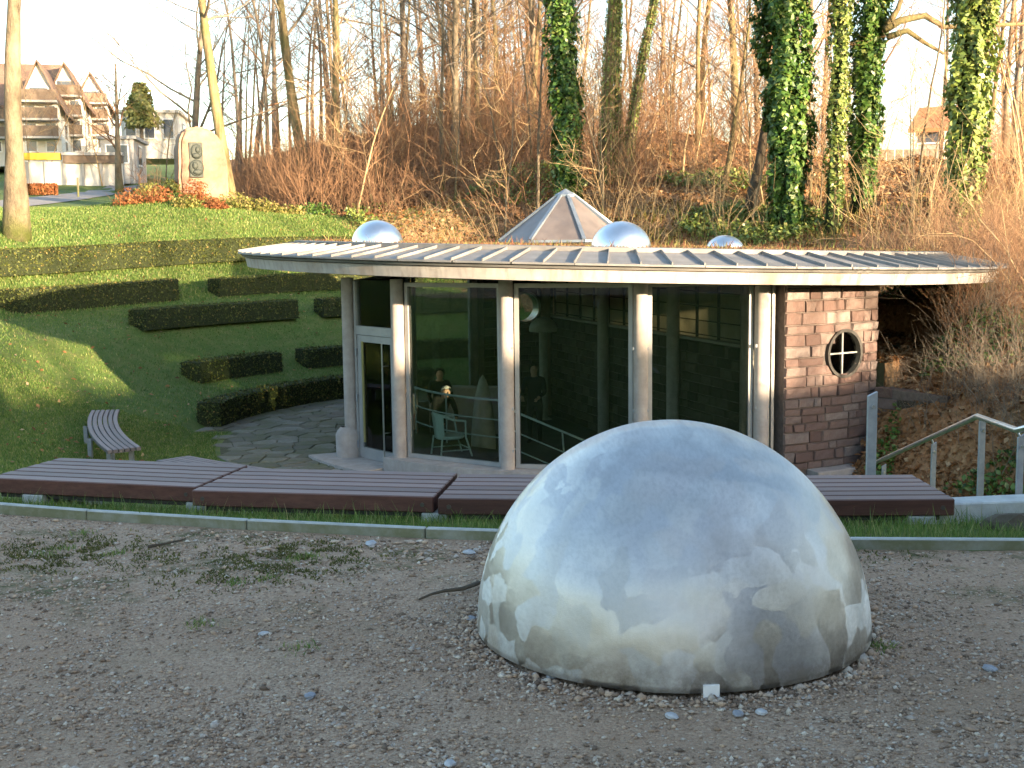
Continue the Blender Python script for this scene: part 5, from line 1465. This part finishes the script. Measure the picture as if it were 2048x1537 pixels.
def disc_blob(name, c, sx_, sz_, sy_=.07):
    bm = bmesh.new(); bmesh.ops.create_uvsphere(bm, u_segments=18, v_segments=10, radius=1)
    for v in bm.verts: v.co = Vector((v.co.x * sx_ + c[0], v.co.y * sy_ + c[1], v.co.z * sz_ + c[2]))
    me = bpy.data.meshes.new(name); bm.to_mesh(me); bm.free(); return link(name, me, M['bronze'], rel, True)
disc_blob('medallion', (.02, 0, .3), .2, .27, .05); disc_blob('medallion', (.0, 0, -.28), .25, .3, .05)
disc_blob('portrait_head', (.05, -.05, .36), .085, .12, .05); disc_blob('portrait_shoulders', (.0, -.045, .16), .14, .09, .04); disc_blob('portrait_head', (-.05, -.05, -.2), .1, .14, .05); disc_blob('portrait_shoulders', (.03, -.045, -.42), .16, .1, .04)
mb = MB(); mb.box((0, .03, 0), (.46, .05, 1.24)); mb.build('backing_plate', M['bronze'], rel, bevel=.02)
# plants on the mound: rusty ferns and low plants, each clump its own thing
def clump(px, py, Y, size, label, mat, n=420, group='planted clumps on the monument mound', h=.6, leaf=.1):
    b = at_y(px, py, Y); z = gz(b.x, b.y)
    ph, ct = rng.uniform(0, 2 * np.pi, n), rng.uniform(0, 1, n); rr = rng.random(n) ** .5
    P_ = np.stack([np.cos(ph) * np.sqrt(1 - ct ** 2) * size * rr, np.sin(ph) * np.sqrt(1 - ct ** 2) * size * rr, ct * h * rr + .02], -1)
    V_, F_ = leaf_quads(P_, P_ / size + np.array([0, 0, .4]), rng.uniform(.6, 1.4, n) * leaf, .7)
    V2, F2 = blades(60, lambda k: np.concatenate([rng.normal(0, size * .35, (k, 2)), np.full((k, 1), -.05)], 1), lambda k: rng.uniform(.5, 1.1, k) * h, lambda k: np.full(k, .02), .9)
    o = empty('plant_clump', (b.x, b.y, z)); tag(o, label, 'plant', group)
    link('foliage', np_mesh('foliage', V_, F_), M[mat], o); tag(link('stems', np_mesh('stems', V2, F2), M[mat], o), kind='stuff')
clump(262, 428, 43.5, .62, 'rusty red fern clump at the left foot of the mound', 'fern')
clump(318, 420, 43.6, .6, 'rusty red fern clump below the left side of the monument', 'fern')
clump(390, 405, 44.2, .62, 'tall rusty fern clump right in front of the monument', 'fern', 520, h=.85)
clump(430, 428, 43.4, .5, 'low rusty clump right of the monument front', 'fern', h=.4)
clump(375, 432, 43.0, .55, 'bright yellow-green clump in front of the rusty ferns', 'moss_clump', h=.45)
clump(470, 405, 44.5, .8, 'straw and green clump right of the monument', 'moss_clump', 520)
clump(520, 412, 45, .8, 'sunlit low plants on the right flank of the mound', 'moss_clump', 520, h=.5)
clump(575, 425, 45.6, .75, 'low yellowish plants at the right end of the mound', 'moss_clump', 420, h=.4)
clump(300, 402, 45.4, .7, 'pale straw clump left of the monument', 'moss_clump', 420, h=.5)
clump(345, 385, 46, .5, 'dark low clump at the left side of the monument base', 'yew', 420, h=.6)
clump(630, 435, 46.4, .8, 'dark green low clump at the end of the upper lawn', 'ivy', 520, h=.5)
# bushes behind the monument
for px, py, Y, sz, hh, lab in ((310, 372, 52, 1.5, 2.2, 'bare brown bush left of the monument stone'), (545, 395, 50, 1.6, 1.6, 'dark bare bush right behind the leaning mossy tree'), (705, 440, 47, 1.4, 1.5, 'reddish bare bush above the left roof dome'), (785, 445, 46, 1.3, 1.4, 'second reddish bare bush right of the left roof dome')):
    b = at_y(px, py, Y); v, f = shrub_mesh(int(px), hh, 26, sz * .3, .02, 9)
    o = link('bare_bush', np_mesh('bare_bush', v, f), M['twig'], loc=(b.x, b.y, gz(b.x, b.y))); tag(o, lab, 'bush', 'bare bushes')

# ------------------------------------------------------------------ path, far wall, houses
path = MB(); prev = None
pp = []
for px, py in ((-60, 416), (30, 408), (120, 398), (190, 387), (245, 378), (290, 371)):
    # walk out along the ray until the ground is met
    d = ray(px, py); Yb = 30
    for Y in np.arange(30, 140, .5):
        q_ = at_y(px, py, Y)
        Yb = Y
        if gz(q_.x, q_.y) >= q_.z: break
    pp.append(Vector((q_.x, q_.y, 0)))
fine = []
for i in range(len(pp) - 1):
    for t in range(8): fine.append(pp[i].lerp(pp[i + 1], t / 8))
fine.append(pp[-1])
vs, fs = [], []
for i, p in enumerate(fine):
    t = (fine[min(i + 1, len(fine) - 1)] - fine[max(i - 1, 0)]).normalized(); nn = Vector((-t.y, t.x, 0))
    for s_ in (-1.25, 0, 1.25):
        q_ = p + nn * s_; vs.append((q_.x, q_.y, gz(q_.x, q_.y) + .03))
for i in range(len(fine) - 1):
    for k in (0, 1): fs.append((i * 3 + k, i * 3 + k + 1, i * 3 + 4 + k, i * 3 + 3 + k))
path.add(vs, fs); o = path.build('path', M['path'], fix=False); tag(o, kind='structure')
def house(loc, w, d, h, rh, rz, label, roofmat='rooftile', wallmat='housewhite', floors=3, balcony=True, gable_front=True, nwin=3, chim=False):
    hs_ = empty('house', loc, rz); tag(hs_, label, 'house')
    mb = MB(); mb.add([(-w / 2, -d / 2, -1), (w / 2, -d / 2, -1), (w / 2, d / 2, -1), (-w / 2, d / 2, -1), (-w / 2, -d / 2, h), (w / 2, -d / 2, h), (w / 2, d / 2, h), (-w / 2, d / 2, h)], BOXF)
    if gable_front: mb.add([(-w / 2, -d / 2, h), (w / 2, -d / 2, h), (0, -d / 2, h + rh), (-w / 2, d / 2, h), (w / 2, d / 2, h), (0, d / 2, h + rh)], [(0, 1, 2), (5, 4, 3)])
    else: mb.add([(-w / 2, -d / 2, h), (-w / 2, d / 2, h), (-w / 2, 0, h + rh), (w / 2, -d / 2, h), (w / 2, d / 2, h), (w / 2, 0, h + rh)], [(0, 1, 2), (5, 4, 3)])
    mb.build('wall', M[wallmat], hs_)
    mb = MB(); ov = .5; th = .22
    if rh > 0:
        for s_ in (-1, 1):
            if gable_front:
                k = rh / (w / 2); a = [(s_ * (w / 2 + ov), -d / 2 - ov, h - ov * k), (s_ * (w / 2 + ov), d / 2 + ov, h - ov * k), (0, d / 2 + ov, h + rh), (0, -d / 2 - ov, h + rh)]
            else:
                k = rh / (d / 2); a = [(-w / 2 - ov, s_ * (d / 2 + ov), h - ov * k), (w / 2 + ov, s_ * (d / 2 + ov), h - ov * k), (w / 2 + ov, 0, h + rh), (-w / 2 - ov, 0, h + rh)]
            a = [(x_, y_, z_ + .03) for x_, y_, z_ in a]
            mb.add(a + [(x_, y_, z_ + th) for x_, y_, z_ in a], BOXF)
    else:
        mb.box((0, 0, h + .12), (w + .5, d + .5, .24))
    rf = mb.build('roof', M[roofmat], hs_)
    if chim: mb = MB(); mb.box((w * .2, 0, h + rh * .9), (.6, .6, 1.6)); mb.build('chimney', M['rooforange'], rf)
    fh = h / floors
    for fl in range(floors + (1 if gable_front and rh > 2 else 0)):
        zc = fh * fl + fh * .52
        n_ = nwin if fl < floors else 1
        for i in range(n_):
            xc = (i + .5) / n_ * w - w / 2 if n_ > 1 else 0
            ww = w / n_ * .5 if n_ > 1 else 1.5; wh = fh * .55
            wn_ = empty('window'); wn_.parent = hs_; wn_.location = (xc, -d / 2, zc)
            mb = MB(); mb.box((0, -.03, 0), (ww, .04, wh)); mb.build('pane', M['houseglass'], wn_)
            mb = MB()
            for sx_ in (-1, 1): mb.box((sx_ * (ww / 2 + .05), -.05, 0), (.1, .08, wh + .2))
            mb.box((0, -.05, wh / 2 + .05), (ww, .08, .1)); mb.box((0, -.05, -wh / 2 - .05), (ww, .12, .1)); mb.build('window_frame', M['white'], wn_)
        if balcony and 0 < fl < floors + 1:
            bl = empty('balcony'); bl.parent = hs_
            mb = MB(); mb.box((0, -d / 2 - .75, fh * fl - .05), (w * .96, 1.5, .18)); mb.build('slab', M['housegrey'], bl)
            mb = MB(); mb.box((0, -d / 2 - 1.46, fh * fl + .5), (w * .96, .08, .9)); mb.build('parapet', M['housewood'], bl)
    for sd in (1,):
        for fl in range(floors):
            wn_ = empty('window'); wn_.parent = hs_; wn_.location = (w / 2, 0, fh * fl + fh * .52); wn_.rotation_euler = (0, 0, R(90))
            mb = MB(); mb.box((0, -.03, 0), (1.4, .04, 1.3)); mb.build('pane', M['houseglass'], wn_)
            mb = MB(); mb.box((0, -.05, .72), (1.6, .08, .12)); mb.box((0, -.05, -.72), (1.6, .1, .12)); mb.build('window_frame', M['white'], wn_)
    return hs_
def house_at(px, py_top, py_bot, Y, w_px, **kw):
    b, t_ = at_y(px, py_bot, Y), at_y(px, py_top, Y)
    rh = kw.pop('rh'); H_ = t_.z - b.z
    return house((b.x, b.y, b.z), w_px * Y / FPX, kw.pop('d', 10), H_ - rh, rh, kw.pop('rz', R(18)), kw.pop('label'), **kw)
house_at(30, 133, 318, 120, 170, rh=4.0, d=9, label='large white house with brown roof and stacked balconies at far left', floors=3, gable_front=False, nwin=4, rz=R(14))
house_at(96, 138, 318, 113, 72, rh=3.4, d=8, label='gabled white house front with balconies right of the far left trunk', floors=3, nwin=2, rz=R(14))
house_at(148, 142, 318, 122, 60, rh=3.0, d=9, label='second gabled white house in the far row, partly behind twigs', floors=3, nwin=2, rz=R(14))
house_at(196, 160, 310, 132, 62, rh=3.0, d=9, label='third, smaller gabled house at the right end of the far row', floors=3, nwin=2, rz=R(14), wallmat='housewhite')
house_at(315, 236, 300, 105, 104, rh=0, d=8, label='low flat-roofed white building left of the monument', floors=1, balcony=False, gable_front=False, nwin=3, roofmat='housewhite', rz=R(8))
house_at(250, 285, 345, 95, 60, rh=0, d=6, label='small grey flat-roofed garage beside the red-brown twiggy tree', floors=1, balcony=False, gable_front=False, nwin=1, roofmat='housegrey', wallmat='housegrey', rz=R(8))
house_at(1878, 222, 300, 74, 46, rh=1.3, d=6, label='small stone shed with orange tiled roof on the crest at right', roofmat='rooforange', wallmat='housegrey', floors=1, balcony=False, nwin=1, gable_front=False, rz=R(-28))
# garden wall with yellow awning band
gw = at_y(130, 356, 84); gw.z = gz(gw.x, gw.y)
wallg = empty('garden_wall', (gw.x, gw.y, at_y(130, 357, 84).z), R(10)); tag(wallg, 'long pale garden wall topped with a yellow awning band', 'wall')
mb = MB(); mb.box((0, .2, .1), (7.6, .3, 2.0)); mb.build('wall_panel', M['housewhite'], wallg)
mb = MB(); mb.box((-1.9, 0, 1.45), (3.4, .7, .45)); mb.build('awning', M['yellow'], wallg)
mb = MB(); mb.box((1.9, 0, 1.25), (3.9, .5, .5)); mb.build('dark_beam', M['housewood'], wallg)
mb = MB(); mb.box((1.9, 0, 1.62), (4.0, .7, .2)); mb.build('coping', M['housegrey'], wallg)
for i in range(7): mb = MB(); mb.box((-3.6 + i * 1.2, -.02, .1), (.18, .2, 2.0)); mb.build('pier', M['housegrey'], wallg)
# low brown clipped hedge and stake on the far lawn
b = at_y(75, 398, 62); 
Vh, Fh = [], []
bx = np.array([3.0, .8, .8]); n = 2600
P_ = rng.uniform(-.5, .5, (n, 3)); ax = rng.integers(0, 3, n); P_[np.arange(n), ax] = np.sign(P_[np.arange(n), ax]) * .5
Nn = np.zeros((n, 3)); Nn[np.arange(n), ax] = np.sign(P_[np.arange(n), ax])
V_, F_ = leaf_quads(P_ * bx * .62, Nn, rng.uniform(.6, 1.3, n) * .14)
oh = empty('brown_hedge', (b.x, b.y, gz(b.x, b.y) + .3)); tag(oh, 'small brown clipped hedge on the far lawn beside the path', 'hedge')
link('foliage', np_mesh('foliage', V_, F_), M['fern'], oh); mb = MB(); mb.box((0, 0, -.05), (1.75, .42, .5)); mb.build('hedge_core', M['yewcore'], oh)
b = at_y(156, 385, 60); mb = MB(); mb.tube([(0, 0, -.2), (.02, 0, .95)], .05, 6); o = mb.build('stake', M['barkbeige'], loc=(b.x, b.y, gz(b.x, b.y))); tag(o, 'short wooden stake standing beside the far path', 'stake')
# green conifer-like tree among the houses, and more twiggy garden trees
b = at_y(282, 240, 98); n = 2600
cz = rng.random(n); a = rng.uniform(0, 6.283, n); rr = (1.05 - cz) ** .6 * 1.25 * (.35 + .65 * rng.random(n)) * (1 + .35 * np.sin(a * 3 + cz * 9)) + .1
V_, F_ = leaf_quads(np.stack([rr * np.cos(a), rr * np.sin(a), cz * 3.4], -1), np.stack([np.cos(a), np.sin(a), np.full(n, .3)], -1), rng.uniform(.6, 1.3, n) * .34, .7)
o = empty('conifer', (b.x, b.y, at_y(282, 255, 98).z)); tag(o, 'yellow-green bushy conifer between the far houses', 'tree'); link('crown', np_mesh('crown', V_, F_), M['conifer'], o)
mb = MB(); mb.tube([(0, 0, -3), (0, 0, 3)], [.2, .1], 7); mb.build('trunk', M['barkgrey'], o)
for i, (px, Y, lab) in enumerate(((150, 88, 'twiggy garden tree before the gabled house'), (205, 84, 'twiggy garden tree before the third gabled house'), (330, 80, 'twiggy tree before the low white building'), (100, 96, 'twiggy tree over the yellow awning'), (60, 100, 'twiggy tree before the balconies, right of the thick trunk'), (175, 104, 'tall twiggy tree between the gabled house fronts'), (232, 98, 'twiggy tree left of the yellow-green conifer'), (360, 92, 'twiggy tree just left of the monument, far back'))):
    q_ = at_y(px, 360, Y); k = i % 5
    put_tree('garden_tree', (q_.x, q_.y, gz(q_.x, q_.y)), kindsS[k][0], kindsS[k][1], lab, 'barkgrey', None, i * 1.3, 1.35)
# wood fence along the crest, right
fe = empty('crest_fence', (at_y(1800, 262, 62).x, 62, gz(at_y(1800, 262, 62).x, 62))); tag(fe, 'grey wooden fence on the hill crest beside the stone shed', 'fence')
for i in range(9):
    mb = MB(); mb.box((i * .42 - 1.7, 0, .45), (.36, .04, 1.1)); mb.build('fence_board', M['barkgrey'], fe)

# ------------------------------------------------------------------ people inside the pavilion
def person(loc, rz, label, joints, cl, hair, hs=1.0, pants=(.02, .02, .025), pack=None):
    root = empty('person', loc, rz); tag(root, label, 'person', 'visitors in the pavilion')
    J = joints
    names = list(J.keys()); ix = {k: i for i, k in enumerate(names)}
    E = [('pelvis', 'waist'), ('waist', 'chest'), ('chest', 'neck'), ('neck', 'chin'), ('chin', 'head'), ('head', 'crown')]
    for s_ in 'lr':
        E += [('chest', s_ + 'sho'), (s_ + 'sho', s_ + 'elb'), (s_ + 'elb', s_ + 'wri'), (s_ + 'wri', s_ + 'palm'), ('pelvis', s_ + 'hip'), (s_ + 'hip', s_ + 'knee'), (s_ + 'knee', s_ + 'ank'), (s_ + 'ank', s_ + 'toe')]
    rad = dict(pelvis=.15, waist=.14, chest=.165, neck=.06, chin=.075, head=.095, crown=.06)
    for s_ in 'lr': rad.update({s_ + 'sho': .075, s_ + 'elb': .052, s_ + 'wri': .036, s_ + 'palm': .038, s_ + 'hip': .1, s_ + 'knee': .065, s_ + 'ank': .048, s_ + 'toe': .042})
    me = bpy.data.meshes.new('body'); me.from_pydata([J[k] for k in names], [(ix[a], ix[b]) for a, b in E], [])
    tmp = bpy.data.objects.new('body_tmp', me); COL.objects.link(tmp)
    tmp.modifiers.new('skin', 'SKIN'); ss = tmp.modifiers.new('sub', 'SUBSURF'); ss.levels = ss.render_levels = 2
    for k in names:
        me.skin_vertices[0].data[ix[k]].radius = (rad[k], rad[k] * (.75 if k in ('pelvis', 'waist', 'chest') else 1))
    me.skin_vertices[0].data[ix['pelvis']].use_root = True
    dg = bpy.context.evaluated_depsgraph_get(); dg.update()
    nm = bpy.data.meshes.new_from_object(tmp.evaluated_get(dg)); bpy.data.objects.remove(tmp)
    nm.name = 'body'; nm.materials.clear()
    for m_ in (M['skin'], cl, cloth('trousers', pants)): nm.materials.append(m_)
    hd = Vector(J['head']); nk = Vector(J['neck']); pel = J['pelvis'][2]
    for p in nm.polygons:
        c = p.center
        if (c - hd).length < .17 or any((c - Vector(J[s_ + 'palm'])).length < .075 for s_ in 'lr'): p.material_index = 0
        elif c.z < pel - .02: p.material_index = 2
        else: p.material_index = 1
    b_ = link('body', nm, None, root, True)
    fwd = (Vector(J['chin']) - Vector(J['neck'])); fwd = Vector((0, -1, 0)) if True else fwd
    bm = bmesh.new(); bmesh.ops.create_icosphere(bm, subdivisions=3, radius=.118)
    bmesh.ops.delete(bm, geom=[v for v in bm.verts if v.co.y < -.03 and v.co.z < .055 or v.co.z < -.05], context='VERTS')
    for v in bm.verts: v.co *= 1 + .08 * mnoise.noise(v.co * 30)
    hm = bpy.data.meshes.new('hair'); bm.to_mesh(hm); bm.free(); ho = link('hair', hm, cloth('hair_colour', hair), root, True); ho.location = hd + Vector((0, .012, .025))
    mb = MB(); mb.tube([hd + Vector((0, -.085, .02)), hd + Vector((0, -.118, -.02)), hd + Vector((0, -.1, -.03))], [.012, .02, .012], 6); mb.build('nose', M['skin'], root, smooth=True)
    for s_ in 'lr':
        for k_ in range(4):
            wv = Vector(J[s_ + 'palm']); dv_ = (wv - Vector(J[s_ + 'wri'])).normalized(); sd = dv_.cross(Vector((0, 0, 1))); sd = sd.normalized() if sd.length > .1 else Vector((0, 1, 0))
            q = wv + sd * (.018 * (k_ - 1.5)) + dv_ * .01
            mb = MB(); mb.tube([q, q + dv_ * .045, q + dv_ * .075 + Vector((0, -.01, -.015))], [.0095, .009, .007], 6); mb.build('finger', M['skin'], root, smooth=True)
        q = wv + sd * .04 - dv_ * .01; mb = MB(); mb.tube([q, q + sd * .015 + dv_ * .03, q + sd * .012 + dv_ * .055], [.011, .01, .008], 6); mb.build('thumb', M['skin'], root, smooth=True)
    if pack is not None:
        bm = bmesh.new(); bmesh.ops.create_icosphere(bm, subdivisions=3, radius=1)
        ch_ = Vector(J['chest'])
        for v in bm.verts: v.co = Vector((v.co.x * .19, v.co.y * .13 + .22, v.co.z * .26 - .05)) + ch_
        pm = bpy.data.meshes.new('backpack'); bm.to_mesh(pm); bm.free(); link('backpack', pm, pack, root, True)
    return root
def pose(bend=0.0, arm=.5, head=.0, hscale=1.0):
    """standing pose; bend leans the upper body forward (-Y)"""
    J = dict(pelvis=(0, 0, .95)); 
    def up_(z, y=0, x=0):
        dz = z - .95; return (x, y - math.sin(bend) * dz, .95 + math.cos(bend) * dz)
    J.update(waist=up_(1.1), chest=up_(1.36), neck=up_(1.5), chin=up_(1.57, -.03 - head), head=up_(1.65, -.02 - head), crown=up_(1.74, -.0 - head))
    for s_, sg in (('l', -1), ('r', 1)):
        sh_ = up_(1.42, 0, sg * .19); el_ = (sg * .26, sh_[1] - .05 - .1 * arm, sh_[2] - .27); wr = (sg * .2, el_[1] - .22 * arm - .03, el_[2] - .22 + .2 * arm); pm_ = (sg * .17, wr[1] - .07 * (arm + .2), wr[2] - .04)
        J.update({s_ + 'sho': sh_, s_ + 'elb': el_, s_ + 'wri': wr, s_ + 'palm': pm_, s_ + 'hip': (sg * .1, 0, .88), s_ + 'knee': (sg * .11, -.02, .48), s_ + 'ank': (sg * .11, .02, .07), s_ + 'toe': (sg * .12, -.15, .035)})
    return {k: tuple(hscale * c for c in v) for k, v in J.items()}
person((.50, 26.8, -2.95), R(-15), 'standing person in a dark jacket seen through the middle pane', pose(.05, .8), cloth('navy_jacket', (.012, .013, .02)), (.09, .08, .075))
person((-1.56, 25.3, -2.95), R(25), 'grey-haired person in black bending over behind the curved railing', pose(.75, .5, .04, .96), cloth('black_coat', (.008, .008, .009)), (.42, .42, .41))
person((-1.62, 26.9, -2.95), R(10), 'dark-haired person standing at the back behind the grey-haired one', pose(.25, .3, 0, .97), cloth('dark_coat', (.01, .01, .01)), (.02, .014, .01))
person((-2.12, 24.8, -2.95), R(200), 'person with a grey backpack leaning away at the left of the room', pose(.6, .4, .02, .95), cloth('plum_coat', (.035, .018, .025)), (.16, .14, .12), pack=cloth('grey_pack', (.05, .055, .06)))

# ------------------------------------------------------------------ woodland edge behind the camera: hedges added to shade the terrace, trees mirrored in the dome
SD = Vector((math.sin(SUN_AZ), -math.cos(SUN_AZ), 0)); SQ = Vector((math.cos(SUN_AZ), math.sin(SUN_AZ), 0))
def big_hedge(q0, q1, t, h, label, thick=1.4):  # unseen hedge, added and sized to keep the low sun off
    L = q1 - q0; base = SD * t + SQ * ((q0 + q1) / 2)
    o = empty('evergreen_hedge', (base.x, base.y, 0), math.atan2(SQ.y, SQ.x)); tag(o, label, 'hedge', 'added shade hedges behind the terrace')
    mb = MB(); n_ = int(L / 1.2); vs = []
    for i in range(n_ + 1):
        x_ = -L / 2 + L * i / n_; hh = h * (1 + .05 * mnoise.noise(Vector((x_ * .7 + q0, 0, 0))))
        for dy, zz in ((-thick / 2, -.2), (-thick / 2, hh * .9), (0, hh), (thick / 2, hh * .9), (thick / 2, -.2)): vs.append((x_, dy, zz))
    fs = [(i * 5 + k, i * 5 + k + 1, i * 5 + 6 + k, i * 5 + 5 + k) for i in range(n_) for k in range(4)] + [(0, 1, 2, 3, 4), tuple(n_ * 5 + k for k in (4, 3, 2, 1, 0))]
    mb.add(vs, fs); mb.build('hedge_core', M['yewcore'], o)
    n = int(L * h * 55); P_ = np.stack([rng.uniform(-L / 2, L / 2, n), rng.choice([-1, 1], n) * thick / 2 * rng.uniform(.9, 1.15, n), rng.uniform(0, h * 1.03, n)], -1)
    V_, F_ = leaf_quads(P_, np.stack([np.zeros(n), np.sign(P_[:, 1]), np.full(n, .2)], -1), rng.uniform(.7, 1.4, n) * .16)
    link('foliage', np_mesh('foliage', V_, F_), M['yew'], o)
big_hedge(-26, 8.5, 25, 4.4, 'tall unseen hedge added behind the camera to shade the gravel terrace')
big_hedge(8.7, 16, 25.4, 4.2, 'lower unseen shade hedge added right of the tall one behind the camera')
big_hedge(16.2, 40, 25.8, 3.3, 'lowest stretch of unseen shade hedge added at the far right behind the camera')
for i, (q_, t_) in enumerate(((6, 30), (10.5, 29), (12.2, 38), (15.6, 31), (17.3, 36), (19.4, 29), (21.5, 40), (24, 31), (28, 35), (0, 33), (-6, 30), (33, 30))):
    p = SD * t_ + SQ * q_; k = i % 6
    put_tree('bare_tree', (p.x, p.y, 0), kindsT[k][0], kindsT[k][1], 'bare tree behind the hedge at the back of the gravel terrace', 'bark', 'bare trees behind the terrace', i * 1.7, .9)
for i, (q_, t_, sc) in enumerate(((17.0, -2.5, .8), (18.2, -1.5, .7), (19.3, -.5, .85), (20.4, 1, .8), (21.6, -1.2, .75), (16.2, .5, .7), (7.2, 14, 1.0), (8.6, 18, 1.1), (9.8, 13, 1.0), (10.8, 20, 1.1), (12.0, 16, .9))):
    p = SD * t_ + SQ * q_; k = i % 5
    put_tree('sapling', (p.x, p.y, gz(p.x, p.y)), kindsS[k][0], kindsS[k][1], 'bare sapling right of the terrace, outside the picture', 'barkbeige', 'saplings right of the terrace', i * 2.1, sc)
def evergreen(x_, y_, H, rad, label):
    o = empty('evergreen_tree', (x_, y_, gz(x_, y_))); tag(o, label, 'tree', 'evergreen trees beside the terrace')
    n = 5200; cz = rng.random(n); a = rng.uniform(0, 6.283, n)
    prof = np.sin(np.clip(cz * .92 + .06, 0, 1) * np.pi) ** .6 * rad
    nz = np.array([mnoise.noise(Vector((math.cos(b) * 1.5 + x_, math.sin(b) * 1.5, c * 4))) for b, c in zip(a, cz)])
    rr = prof * (.7 + .5 * nz + .25 * rng.random(n))
    P_ = np.stack([rr * np.cos(a), rr * np.sin(a), .4 + cz * H], -1)
    V_, F_ = leaf_quads(P_, np.stack([np.cos(a), np.sin(a), np.full(n, .4)], -1), rng.uniform(.6, 1.4, n) * .34, .6)
    link('crown', np_mesh('crown', V_, F_), M['yew'], o)
    mb = MB(); mb.tube([(0, 0, -.3), (.05, 0, H * .5), (0, 0, H * .9)], [.22, .16, .04], 8); mb.build('trunk', M['barkdark'], o, smooth=True)
evergreen(9.6, -2.2, 8.5, 2.2, 'tall dark evergreen tree right of the gravel terrace, nearest the camera')
evergreen(12.0, -1.0, 7.0, 2.0, 'dark evergreen tree right of the gravel terrace, second of three')
evergreen(10.8, -6.0, 9.5, 2.6, 'largest dark evergreen tree right behind the camera')
evergreen(6.3, -9.5, 9.5, 2.8, 'broad evergreen tree straight behind the camera position')
evergreen(8.2, -6.2, 10.0, 2.4, 'slender evergreen tree behind the camera, between two broad ones')
evergreen(9.4, .6, 6.6, 1.8, 'small evergreen tree at the right end of the gravel terrace')
